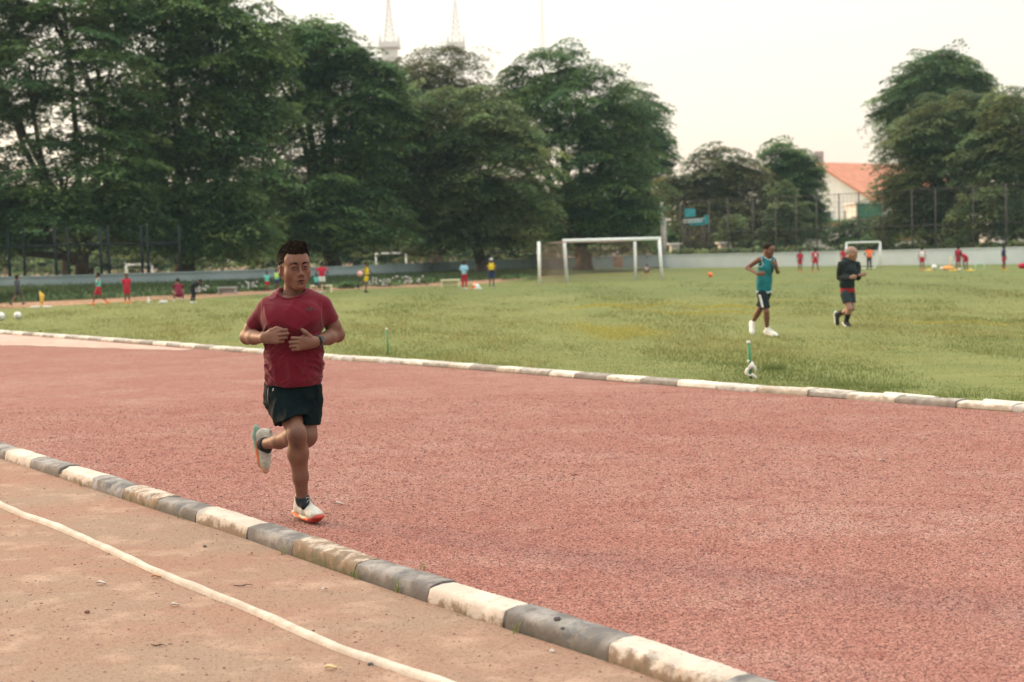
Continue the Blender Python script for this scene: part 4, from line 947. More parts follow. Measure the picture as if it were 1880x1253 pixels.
def hand_sdf(F, W, Fd, U, Nn, s, curl=(.9, 1.3, .9), thumb=None, k=.004, spread=.05):
    """W wrist, Fd along the fingers, U towards the index side, Nn out of the palm"""
    Fd, U, Nn = unit(Fd), unit(U), unit(Nn)
    M = lambda a, b, c: W+(Fd*a+U*b+Nn*c)*s
    F.cap(M(.0, .004, 0), M(.035, .004, 0), .026*s, .030*s, .02*s, flat=(Nn, .62))
    for b in (.028, .010, -.008, -.026): F.cap(M(.02, b*.6, .002), M(.080, b, 0), .015*s, .0115*s, .012*s)
    F.ell(M(.045, .022, .014), (V(.030, .02, .016)*s), np.c_[Fd, U, Nn], .012*s)
    for i, (b, l0, ls) in enumerate(((.029, .084, (.042, .026, .021)), (.010, .088, (.046, .029, .022)), (-.009, .084, (.043, .027, .021)), (-.027, .077, (.034, .021, .019)))):
        p = M(l0, b, 0); a = 0; r = (.0098, .0100, .0095, .0085)[i]*s; sp = (1.5-i)*spread
        for j in range(3):
            a += curl[j]*(1+.06*i); d = Fd*math.cos(a)+Nn*math.sin(a)+U*sp*math.cos(a); q = p+unit(d)*ls[j]*s
            F.cap(p, q, r*(1-.06*j), r*(1-.06*(j+1)), .0025*s); p = q
    th = thumb or ((.035, .030, .016), (.068, .046, .030), (.098, .040, .036))
    T = [M(.012, .016, .010)]+[M(*t) for t in th]
    for a, b, r1, r2 in zip(T[:-1], T[1:], (.016, .0135, .0115), (.0135, .0115, .0095)): F.cap(a, b, r1*s, r2*s, .006*s)

M_skin = mat('skin_brown', (.125, .055, .036), (.155, .069, .045), scale=14, rough=.58, attr=True, bump=.05, bscale=220, spec=.32, detail=3)
M_skin2 = mat('skin_tan', (.24, .125, .082), (.28, .15, .10), scale=10, rough=.5, attr=True, spec=.4)
M_hair = mat('black_hair', (.010, .007, .006), (.022, .013, .009), scale=90, rough=.75, bump=.3, bscale=300, stretch=(1, 1, .3), spec=.12)
M_red = mat('maroon_jersey', (.100, .0045, .0125), (.122, .006, .0155), scale=3, rough=.85, bump=.08, bscale=500, sheen=.15, spec=.1)
M_short = mat('black_shorts', (.0016, .0055, .0068), (.003, .0078, .0095), scale=6, rough=.8, bump=.05, bscale=400, spec=.07)
M_sock = mat('black_sock', (.005, .009, .012), (.009, .014, .017), scale=30, rough=.9, bump=.2, bscale=300)
M_eye = mat('eye_white', (.34, .31, .29), rough=.3); M_iris = mat('iris', (.008, .005, .004), rough=.15, spec=.3)
M_black = mat('black_rubber', (.012, .014, .016), rough=.45)
def shade_head(C, B, s, base=(1, 1, 1)):
    """skin colour differences: lips, darker eye sockets, lighter forehead, dark mouth gap"""
    def f(v):
        q = (v-C) @ B/s; c = np.ones((len(v), 3))*base
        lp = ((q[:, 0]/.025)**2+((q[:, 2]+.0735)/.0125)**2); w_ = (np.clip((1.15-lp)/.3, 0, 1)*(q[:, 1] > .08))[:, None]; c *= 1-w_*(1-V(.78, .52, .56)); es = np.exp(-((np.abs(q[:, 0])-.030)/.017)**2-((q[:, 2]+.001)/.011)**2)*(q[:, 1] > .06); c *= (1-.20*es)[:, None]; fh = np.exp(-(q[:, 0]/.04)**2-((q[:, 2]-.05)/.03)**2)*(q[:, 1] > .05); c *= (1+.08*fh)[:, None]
        gap = (np.abs(q[:, 0]) < .014) & (q[:, 1] > .08) & (np.abs(q[:, 2]+.0725) < .0026); c[gap] *= .25  # shade inside the open mouth, painted into the colour
        kn = q[:, 2] < -1; return c
    return f

def shoe(root, heel, toe, up, L, mats, name='shoe', h=.005, detail=True, zs=1.1):
    """heel/toe: points under the sole; builds upper, sole (and stripe, laces)"""
    f = unit(np.asarray(toe)-np.asarray(heel)); f0 = f; up = unit(up-f*np.dot(up, f)); x = np.cross(f, up); Bm = np.c_[x, f, up]
    O = np.asarray(heel, float)
    k_ = L/.29
    P = lambda a, b, c: O+Bm @ (V(a, b, c*zs)*L/.29)
    box = [P(a, b, c) for a in (-.07, .07) for b in (-.05, .34) for c in (-.03, .17)]; lo = np.min(box, 0); hi = np.max(box, 0)
    U_ = Field(lo, hi, h)
    U_.cap(P(0, .042, .060), P(0, .058, .090), .040*k_, .040*k_, .012)
    U_.cap(P(0, .05, .050), P(.002, .215, .038), .040*k_, .039*k_, .02, flat=(up, .9)); U_.cap(P(0, .09, .082), P(0, .19, .055), .032*k_, .028*k_, .03)
    U_.ell(P(.003, .225, .040), V(.043, .056, .032)*k_, Bm, .02*k_)
    U_.cap(P(0, .030, .080), P(0, .040, .112), .028*k_, .022*k_, .012)
    U_.ell(P(0, .055, .135), V(.027, .032, .030)*k_, Bm, .006, 's')
    U_.cut(P(0, 0, .026), -up)
    ob = U_.mesh('shoe', mats['upper'], root, colors=mats.get('up_col') and (lambda v: mats['up_col']((v-O) @ Bm/k_/V(1, 1, zs))))
    S = Field(lo, hi, h)
    rock = lambda b: .022*max(0, (b-.19)/.08)**2+.012*max(0, (.04-b)/.05)
    pts = [(.0, -.002, .036), (.0, .04, .043), (.0, .09, .042), (.002, .15, .043), (.004, .21, .048), (.004, .262, .036)]
    for (a, b, r), (a2, b2, r2) in zip(pts[:-1], pts[1:]):
        S.cap(P(a, b, .018+rock(b)), P(a2, b2, .018+rock(b2)), r*k_, r2*k_, .006, flat=(up, .50))
    S.mesh('sole', mats['sole'], ob, colors=mats.get('sole_col') and (lambda v: mats['sole_col']((v-O) @ Bm/k_/V(1, 1, zs))))
    if detail:
        Lc = MB()
        for i in range(5):
            b = .100+i*.020; z = .126-i*.0085
            Lc.tube([P(-.020, b, z-.010), P(-.008, b+.003, z+.003), P(.010, b+.005, z+.003), P(.021, b+.001, z-.010)], .0030*k_, 5)
        Lc.tube([P(0, .095, .123), P(.018, .095, .132), P(.032, .11, .112)], .0025*k_, 5); Lc.tube([P(0, .095, .123), P(-.018, .095, .132), P(-.03, .115, .110)], .0025*k_, 5)
        Lc.build('laces', mats['lace'], ob, True)
        TG = MB().tube([P(0, .088, .105), P(0, .078, .140)], [.018*k_, .014*k_], 8).build('tongue', mats['tongue'], ob, True)
    return ob

# ------------------------------------------------------------------ the runner in the foreground
Y0 = 8.72
def hero():
    J = lambda px, py, dy: Y(px, py, Y0+dy)
    base = G(563, 962, .012); s = 1.0
    root = empty('person', (base[0], Y0-.08, .012), 'runner in maroon shirt and black shorts jogging towards the camera on the red track', 'person')
    shR, shL = J(485, 566, .03), J(595, 560, .03)
    elR, elL = J(454, 619, .12), J(619, 615, .13)
    wrR, wrL = J(487, 621, -.15), J(577, 629, -.14)
    neck = J(538, 549, .03); chest = J(538, 585, .01); waist = J(538, 655, .03); pel = J(539, 716, .05)
    hipR, hipL = J(518, 728, .04), J(562, 728, .05)
    knR, anR = J(545, 797, -.16), J(555, 916, -.03)
    knL, anL = J(565, 800, -.02), J(485, 816, .36)
    yaw = rad(26); fwd = unit(V(math.sin(yaw), -math.cos(yaw), -.04)); HB = basis(fwd, V(-.035, 0, 1)); HC = J(541.5, 489.5, -.02); hs = 1.15
    # body
    F = Field((min(elR[0], anL[0])-.12, Y0-.42, -.02), (elL[0]+.12, Y0+.52, HC[2]+.2), .0042)
    HF = Field(HC-V(.14, .16, .29), HC+V(.14, .15, .14), .0023)
    head_sdf(HF, HC, HB, hs)
    for q_ in (F, HF): q_.cap(HC+HB @ V(0, -.03, -.055)*hs, neck+V(0, .0, -.01), .054, .063, .03)
    HF.cap(neck+V(0, .02, -.005), shR+V(.03, .01, .0), .050, .036, .05); HF.cap(neck+V(0, .02, -.005), shL+V(-.03, .01, .0), .050, .036, .05)
    HF.cut(neck+V(0, 0, -.055), V(0, 0, -1)); F.cut(neck+V(0, 0, -.047), V(0, 0, 1))
    F.cap(neck+V(0, .02, -.015), shR+V(.03, .01, -.005), .048, .036, .05); F.cap(neck+V(0, .02, -.015), shL+V(-.03, .01, -.005), .048, .036, .05)
    F.cap(shR+V(.06, .01, -.045), shL+V(-.06, .01, -.045), .078, .078, .05)
    F.cap(chest, waist, .150, .142, .05, flat=(V(0, 1, 0), .72)); F.cap(waist, pel, .142, .150, .05, flat=(V(0, 1, 0), .75))
    for q in (-1, 1): F.ell(chest+V(.07*q, -.085, .0), (.08, .045, .06), None, .05)
    for sh, el, wr, q in ((shR, elR, wrR, -1), (shL, elL, wrL, 1)):
        F.cap(sh+V(-.008*q, 0, -.01), el, .040, .045, .03); F.ell((sh*.30+el*.70)+V(0, -.01, 0), (.044, .044, .05), None, .03)
        F.cap(el, el*.62+wr*.38, .042, .043, .02); F.cap(el*.62+wr*.38, wr, .043, .028, .02)
        F.ell(el+V(0, .01, 0), (.04, .04, .04), None, .02)
    # legs
    for hp, kn, an in ((hipR, knR, anR), (hipL, knL, anL)):
        F.cap(hp, kn, .090, .047, .05); m_ = kn*.70+an*.30; bk = unit(np.cross(np.cross(an-kn, hp-kn), an-kn)); bk = unit((hp-kn)*0+bk)
        ax_ = unit(an-kn); th = unit(kn-hp); calf = unit(-th+ax_*np.dot(th, ax_)) if np.linalg.norm(-th+ax_*np.dot(th, ax_)) > .2 else V(0, 1, 0)
        F.cap(kn, m_+calf*.012, .045, .059, .05); F.cap(m_+calf*.012, kn*.35+an*.65, .059, .045, .04); F.cap(kn*.35+an*.65, an, .045, .034, .03)
        F.ell(kn-calf*.010+th*.0, (.034, .033, .050), None, .05); F.ell(kn*.86+an*.14-calf*.018, (.022, .022, .03), None, .04)
    F.cap(anR, anR+V(.02, -.035, -.035), .033, .024, .02); F.cap(anL, anL+V(.02, .02, -.03), .033, .024, .02)
    # hands: fingers bent round, thumb on top
    hand_sdf(F, wrR+V(.0, -.005, 0), unit(J(508, 619, -.19)-wrR), V(.05, .1, 1), V(.25, .95, .0), 1.17, curl=(.75, 1.35, 1.0), thumb=((.040, .034, .000), (.072, .044, .002), (.098, .036, .012)), spread=.02)
    hand_sdf(F, wrL+V(.0, -.005, 0), unit(J(548, 632, -.19)-wrL), V(.25, .1, 1), V(-.25, .95, 0), 1.17, curl=(.6, 1.1, .9), thumb=((.036, .036, .000), (.062, .058, -.004), (.082, .074, .004)), spread=.07)
    def cols(v):
        c = shade_head(HC, HB, hs)(v)
        for k_ in (knR-V(0, .05, .01),):  # shade on and just below the front knee, painted into the skin
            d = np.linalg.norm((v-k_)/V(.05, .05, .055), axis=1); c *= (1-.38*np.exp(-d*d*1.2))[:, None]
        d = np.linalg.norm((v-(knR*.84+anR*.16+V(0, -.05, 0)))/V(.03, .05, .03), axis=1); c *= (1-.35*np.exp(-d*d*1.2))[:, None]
        n_ = vnoise(v[:, 0]*16, v[:, 1]*16, v[:, 2]*16, 3); c *= (.93+.14*n_)[:, None]
        q = (v-HC) @ HB/hs
        bd = (q[:, 1] > .02) & (np.abs(q[:, 0]) < .07) & (q[:, 2] < .08) & (q[:, 2] > -.12)
        fl = np.exp(-((np.abs(q[:, 0])-.042)/.022)**2-((q[:, 2]+.035)/.022)**2)*(q[:, 1] > .02); c *= 1+np.c_[.10*fl, -.02*fl, -.02*fl]
        eb = (q[:, 1] > .05) & (np.abs(q[:, 0]) > .013) & (np.abs(q[:, 0]) < .050) & (np.abs(q[:, 2]-(.0175+.007*np.sin((np.abs(q[:, 0])-.012)/.04*2.6)-.003*(np.abs(q[:, 0])-.012)/.04)) < .0032); c[eb] *= .30
        st = np.exp(-(q[:, 0]/.02)**4-((q[:, 2]+.058)/.004)**2)*(q[:, 1] > .08); c *= (1-.12*st)[:, None]     # faint moustache
        return c
    body = F.mesh('body', M_skin, root, colors=cols, extra=(HF,))
    # eyes, brows
    for q in (-1, 1):
        c = HC+HB @ (V(.031*q, .0762, -.0020)*hs); e_ = MB().ball(c, .0128*hs, 20, 14).build('eye', M_eye, body, True)
        g_ = c+HB @ (V(.0025, .0066, .0004)*hs); MB().ball(g_, .0078*hs, 16, 10).build('iris', M_iris, e_, True)
        MB().tube([HC+HB @ (V(x_*q, y_, z_)*hs) for x_, y_, z_ in ((.014, .0885, .0000), (.022, .0905, .0030), (.031, .0920, .0040), (.040, .0880, .0025), (.0475, .0815, -.0005))], .0011*hs, 5).build('eyelashes', M_hair, e_, True)
        rs = RS(7+q); mb = MB()
        for k in range(150):
            u = k/149; a = V((.012+.035*u)*q, .0905-.019*u**2.2, .0175+.007*math.sin(u*2.6)-.003*u)+V(0, rs.rand()*.001, (rs.rand()-.5)*.0075*(1.1-u*.6))
            b_ = a+V(.010*q, -.003*u, .0026-.006*u+(rs.rand()-.5)*.003)
            mb.tube([HC+HB @ (a*hs), HC+HB @ (b_*hs)], [.0013, .0007], 4, False)
        mb.build('eyebrow', M_hair, body)
    # hair
    Hf = Field(HC-.24, HC+.24, .0035); P = lambda x, y, z: HC+HB @ (V(x, y, z)*hs)
    cuts = ((P(0, .066, .066), HB @ V(0, .72, -.70)), (P(0, .012, -.004), HB @ V(0, .96, -.30)))
    side = ((P(0, .040, .05), HB @ V(0, .93, -.36)), (P(0, 0, -.03), HB @ V(0, .25, -1)))
    Hf.ell(P(0, -.022, .036), V(.0805, .099, .082)*hs, HB, .01, cuts=((P(0, .058, .07), HB @ V(0, .80, -.60)), (P(0, .0, -.045), HB @ V(0, .35, -1))))
    Hf.ell(P(-.006, .004, .080), V(.048, .078, .036)*hs, HB, .03, cuts=((P(0, .088, .080), HB @ V(0, .75, -.66)),))
    Hf.ell(P(-.014, .058, .098), V(.034, .032, .028)*hs, HB, .02); Hf.ell(P(.010, .044, .084), V(.040, .036, .022)*hs, HB, .02)
    Hf.cut(P(0, .02, -.012), unit(HB @ V(0, .55, -.83))) if False else None
    for q in (-1, 1):
        Hf.ell(P(.078*q, -.008, -.016), V(.016, .024, .032)*hs, HB, .006, 's')
        Hf.ell(P(.066*q, .064, .014), V(.024, .024, .034)*hs, HB, .008, 's')
    Hf.ell(P(0, .098, .030), V(.056, .042, .036)*hs, HB, .01, 's')
    def hn(x, y, z):
        q = (np.c_[x, y, z]-HC) @ HB; return (vnoise(q[:, 0]*150, q[:, 1]*60, q[:, 2]*60, 5)-.5)*.007+(vnoise(q[:, 0]*50, q[:, 1]*40, q[:, 2]*40, 6)-.5)*.006
    Hf.disp(hn, .02); hair = Hf.mesh('hair', M_hair, body)
    # short strands over the hair surface
    rs = RS(9); hv = Hf.v; L_ = (hv-HC) @ HB/hs; top = hv[(L_[:, 2] > .005)]; pick = top[rs.randint(0, len(top), 7000)]
    d = pick-P(0, -.01, .02); d /= np.linalg.norm(d, axis=1)[:, None]; qd = (pick-HC) @ HB/hs
    sweep = HB @ V(-.40, .50, .75); d = d*.30+sweep*np.clip(qd[:, 1:2]*9+.55, .25, 1)*.9+rs.randn(len(pick), 3)*.18; d /= np.linalg.norm(d, axis=1)[:, None]
    ln = (.007+.019*np.clip(qd[:, 2]*9-.3, 0, 1))*(.6+.8*rs.rand(len(pick))); sd_ = np.cross(d, rs.randn(len(pick), 3)); sd_ /= np.linalg.norm(sd_, axis=1)[:, None]
    pick = pick-d*.004; v = np.stack([pick-sd_*.0016, pick+sd_*.0016, pick+d*ln[:, None]+V(0, 0, -1)*0], 1).reshape(-1, 3)
    fast('hair_strands', v, np.arange(len(v)).reshape(-1, 3), M_hair, body)
    # shirt
    S = Field((elR[0]-.1, Y0-.30, .72), (elL[0]+.1, Y0+.34, neck[2]+.12), .0042)
    cutR = elR*.66+shR*.34; cutL = elL*.66+shL*.34
    hemR, hemL, hemRt, hemLt = J(445, 594, .05), J(471, 609, 0), J(626, 582, .05), J(607, 606, 0)
    S.cap(neck+V(-.035, .02, .018), shR+V(.03, .01, .010), .060, .052, .04); S.cap(neck+V(.035, .02, .018), shL+V(-.03, .01, .010), .060, .052, .04)
    S.cap(shR+V(.060, .01, -.045), shL+V(-.060, .01, -.045), .096, .096, .04)
    S.cap(chest+V(0, .01, 0), waist, .166, .159, .05, flat=(V(0, 1, 0), .76)); S.cap(waist, pel+V(-.006, 0, -.05), .159, .175, .06, flat=(V(0, 1, 0), .80))
    for q in (-1, 1): S.ell(chest+V(.06*q, -.075, .0), (.085, .05, .07), None, .07)
    S.cut(J(539, 711, -.10), V(-.02, .10, -1))
    aR = unit(elR-shR); aL = unit(elL-shL)
    sl = lambda sh, a, c, q: S.cap(sh+a*0-V(q*.012, 0, 0), sh+a*.26, .066, .080, .035, cuts=((c, a*.85+V(-.30*q*-1*0, 0, -.15)),))
    S.cap(shR+V(.008, 0, -.01), shR+aR*.24, .054, .059, .024, cuts=((J(458, 604, .02), unit(aR+V(.0, 0, 0))),))
    S.cap(shL+V(-.008, 0, -.01), shL+aL*.24, .056, .061, .024, cuts=((J(617, 594, .02), unit(aL)),))
    # open sleeve ends
    for sh, a, c in ((shR, aR, J(458, 604, .02)), (shL, aL, J(617, 594, .02))):
        cc = sh+a*np.dot(c-sh, a); S.cap(cc-a*.004, cc+a*.08, .0470, .049, .002, op='s')
    S.ell(neck+V(0, -.045, .058), (.084, .085, .058), basis(V(0, -1, -.30), V(0, 0, 1)), .006, 's'); S.cap(neck+V(0, .005, .01), neck+V(0, -.01, .14), .073, .080, .004, op='s')
    def folds(x, y, z):
        u = x-chest[0]; zz = z-waist[2]
        wx = vnoise(x*9, y*9, z*9, 1)*.10; wz = vnoise(x*7+5, y*7, z*7, 2)*.10
        def ridge(a, b, seed, f): n_ = vnoise(a*f, b*f*.28, y*f*.35+seed, seed); return 1-np.abs(2*n_-1)
        low = np.clip(1-(zz-.02)/.22, 0, 1)
        r1 = ridge(z+wx+.55*u, x+wz, 3, 17)**3; r2 = ridge(z-.75*u+wx, x-wz, 4, 14)**3; r3 = ridge(x+wz+.3*z, z+wx, 8, 12)**3
        side = np.clip(np.abs(u)/.15, 0, 1)
        hz_ = np.clip((z-pel[2]+.0)/.06, .15, 1)*np.where(np.abs(u) < .185, 1, .25)
        A = 1.35*hz_*(-.017*low*(.6*r1+.5*r2)*(1-.5*side)-.006*r3-.004*r1*(1-low)-.008*ridge(z+.45*u+wx, x, 9, 30)**3*low-.006*ridge(z-.6*u+wx, x, 19, 38)**3*low)
        pull = np.exp(-((zz-.16)/.06)**2)*(-.010)*r2
        hem = .004*np.exp(-((z-(pel[2]+.03))/.012)**2)*0
        return A+pull*hz_+.007*low
    S.disp(folds, .03)
    shirt = S.mesh('shirt', M_red, root)
    sv = S.v
    front = sv[sv[:, 1] < Y0+.02]
    # a collar band following the neckline, hem stitch line
    Cb = MB(); ring = []
    for i in range(41):
        a = 2*math.pi*i/40; cx = neck+V(0, -.035, .034)+V(math.sin(a)*.084, -math.cos(a)*.074, -.032*math.cos(a)+.006)
        dd = np.linalg.norm((sv-cx), axis=1); ring.append(sv[np.argmin(dd)]+V(0, -.001, .002))
    ring = np.array(ring); ring = (ring+np.roll(ring[:-1], 1, 0)[list(range(40))+[0]]+np.roll(ring[:-1], -1, 0)[list(range(40))+[0]])/3
    Cb.tube(list(ring), .0055, 6, False).build('collar', mat('maroon_collar', (.13, .010, .018), rough=.85), shirt, True)
    # dark letters on the chest
    def letters(txt, c, size, m, name, parent, surf, shear=.25, extr=.001, tilt=0.):
        cu = bpy.data.curves.new('letters', 'FONT'); cu.body = txt; cu.size = size; cu.align_x = 'CENTER'; cu.align_y = 'CENTER'; cu.shear = shear; cu.resolution_u = 2; cu.offset = size*.02
        tmp = bpy.data.objects.new('t', cu); col.objects.link(tmp); dg = bpy.context.evaluated_depsgraph_get(); me = bpy.data.meshes.new_from_object(tmp.evaluated_get(dg)); bpy.data.objects.remove(tmp)
        n_ = len(me.vertices); co = np.zeros(n_*3); me.vertices.foreach_get('co', co); co = co.reshape(-1, 3)
        ct_, st_ = math.cos(tilt), math.sin(tilt)
        wv = np.c_[c[0]+co[:, 0]*ct_-co[:, 1]*st_, np.zeros(n_), c[2]+co[:, 0]*st_+co[:, 1]*ct_]
        for i in range(n_):
            dd = (surf[:, 0]-wv[i, 0])**2+(surf[:, 2]-wv[i, 2])**2; j = np.argsort(dd)[:8]; wv[i, 1] = surf[j, 1].min()-.004
        wv -= world_origin(parent); me.vertices.foreach_set('co', wv.ravel()); me.update(); return link(name, me, m, parent, False)
    M_logo = mat('dark_logo', (.045, .022, .030), rough=.6)
    lg = J(567, 568, -.1); letters('NB', lg, .030, M_logo, 'chest_logo', shirt, front, shear=.35)
    # shorts
    H = Field((hipR[0]-.2, Y0-.32, .50), (hipL[0]+.2, Y0+.32, 1.08), .0042)
    H.cap(pel+V(0, 0, .03), pel+V(.004, 0, -.02), .160, .162, .04, flat=(V(0, 1, 0), .78))
    tR = unit(knR-hipR); tL = unit(knL-hipL); cR = J(534, 769, -.10); cL = J(572, 779, -.02)
    nR = unit(tR+V(.0, 0, -.25)+V(.34, 0, 0)*0); nR = unit(V(.12, tR[1]*.6, -1.0)); nL = unit(V(-.02, tL[1]*.4, -1)); nR = unit(V(.34, -.2, -1))
    H.cap(hipR+V(-.002, .01, 0), hipR+tR*.34, .104, .086, .05, cuts=((cR, nR),)); H.cap(hipL+V(-.010, .01, 0), hipL+tL*.34, .093, .072, .03, cuts=((cL, nL),))
    for hp, t, c, n_, kn in ((hipR, tR, cR, nR, knR), (hipL, tL, cL, nL, knL)):
        cc = hp+t*np.dot(c-hp, n_)/np.dot(t, n_); rr = .090+(.047-.090)*np.linalg.norm(cc-hp)/np.linalg.norm(kn-hp); H.cap(cc-t*.03, cc+t*.12, rr+.010, rr+.006, .002, op='s')
    H.cut(J(539, 704, -.1), V(0, 0, 1))
    def sf(x, y, z):
        a = 1-np.abs(2*vnoise(x*13+z*6, y*9, z*7-x*5, 11)-1); b = 1-np.abs(2*vnoise(x*22, y*14, z*9+x*9, 12)-1); c_ = 1-np.abs(2*vnoise((z-.5*x)*26, y*8, x*6, 14)-1)
        return -.012*a*a-.005*b*b-.005*c_*c_+.005
    H.disp(sf, .03); shorts = H.mesh('shorts', M_short, root)
    hv = H.v; fr = hv[hv[:, 1] < Y0+.03]
    letters('S', J(498.5, 717, -.1), .022, mat('white_print', (.6, .6, .6), rough=.6), 'shorts_logo', shorts, fr, shear=.4)
    # pocket zip
    zp = [J(492, 713, -.05), J(491, 728, -.05), J(493, 742, -.05)]; zz = []
    for p in zp:
        dd = (fr[:, 0]-p[0])**2+(fr[:, 2]-p[2])**2; j = np.argsort(dd)[:6]; zz.append(V(p[0], fr[j, 1].min()-.003, p[2]))
    MB().tube(zz, .0022, 5).build('pocket_zip', mat('zip_grey', (.12, .13, .14), rough=.4), shorts, True)
    # watch on the left wrist
    fa = unit(wrL-elL); wc = wrL+fa*-.030; wb = basis(fa, V(0, 0, 1)); ws = MB(); ring = []
    MB_ = MB().tube([wc-fa*.013, wc-fa*.011, wc+fa*.011, wc+fa*.013], [.0375, .0395, .0395, .0375], 24)
    watch = empty('watch', wc, 'black rectangular smartwatch on the left wrist of the runner in maroon', 'watch')
    bnd = MB_.build('strap', M_black, watch, True)
    od = unit(V(.25, -1, .10)-fa*np.dot(V(.25, -1, .10), fa)); cz = unit(np.cross(fa, od))
    face = MB().box(wc+od*.041, (.036, .012, .042), R=np.c_[fa, od, cz]).build('case', M_black, watch, bevel=.004)
    MB().box(wc+od*.0475, (.030, .0015, .036), R=np.c_[fa, od, cz]).build('screen', mat('watch_screen', (.01, .014, .018), rough=.35, spec=.4), face, bevel=.0005)
    # socks
    for an, kn in ((anR, knR), (anL, knL)):
        K = Field(an-.13, an+.13, .0042); u = unit(kn-an); foot = V(.03, -.05, -.045) if an is anR else V(.02, .03, -.04)
        K.cap(an-u*.02, an+u*.045, .0395, .0420, .008, cuts=((an+u*(.014 if an is anR else .024), u),)); K.cap(an, an+foot*.8, .038, .031, .02)
        K.mesh('sock', M_sock, root)
    upm = mat('shoe_cream_mesh', (.50, .46, .40), (.60, .57, .52), scale=60, rough=.8, bump=.4, bscale=400); upm_a = mat('shoe_cream_overlay', (.46, .43, .37), (.56, .53, .47), scale=60, rough=.8, bump=.4, bscale=400, attr=True)
    up2 = mat('shoe_taupe_mesh', (.30, .27, .23), (.42, .38, .32), scale=45, rough=.8, bump=.4, bscale=400)
    M_sole = mat('shoe_sole_foam', (1, 1, 1), rough=.7, attr=True)
    st = mat('shoe_orange', (.66, .17, .065), (.72, .25, .10), scale=20, rough=.6); lc = mat('shoe_lace_grey', (.25, .25, .24), rough=.8); lw = mat('shoe_lace_white', (.62, .60, .55), rough=.8)
    def solec(q):
        b = q[:, 1]; z = q[:, 2]; c = np.tile(V(.42, .44, .30), (len(q), 1)); c[b > .175] = (.36, .045, .030)
        w_ = .020+.010*np.sin(b*32+.6); c[(np.abs(z-w_) < .0075) & (b < .20) & (b > .0)] = (.60, .13, .045); c[z < .005] = (.04, .045, .045)
        return c
    def upc(q):
        b = q[:, 1]; z = q[:, 2]; c = np.ones((len(q), 3)); g_ = (np.abs(q[:, 0]) > .024) & (b > .12) & (b < .21) & (z < .055+.02*np.sin(b*60)); c[g_] *= (.62, .63, .62); c[(b > .245) & (z < .05)] *= (.75, .74, .7); return c
    def solec2(q):
        b = q[:, 1]; z = q[:, 2]; c = np.tile(V(.17, .25, .19), (len(q), 1)); w_ = .024+.008*np.sin(b*26); c[(z > w_-.004) & (b > .07)] = (.50, .13, .06); c[b > .24] = (.40, .22, .14); return c
    shoe(root, J(547, 955, .06)*V(1, 1, 0)+V(0, 0, .022), V(*(J(591, 955, -.17)[:2]), .018), V(-.10, .02, 1), .295, dict(upper=upm_a, up_col=upc, sole=M_sole, sole_col=solec, stripe=st, lace=lc, tongue=upm), h=.0042, zs=1.28)
    hl, tl = J(464, 792, .46), J(479, 867, .40)
    shoe(root, hl, tl, V(1, -.35, .22), .285, dict(upper=up2, sole=M_sole, sole_col=solec2, stripe=st, lace=lw, tongue=upm), h=.0042)
    return root
hero()

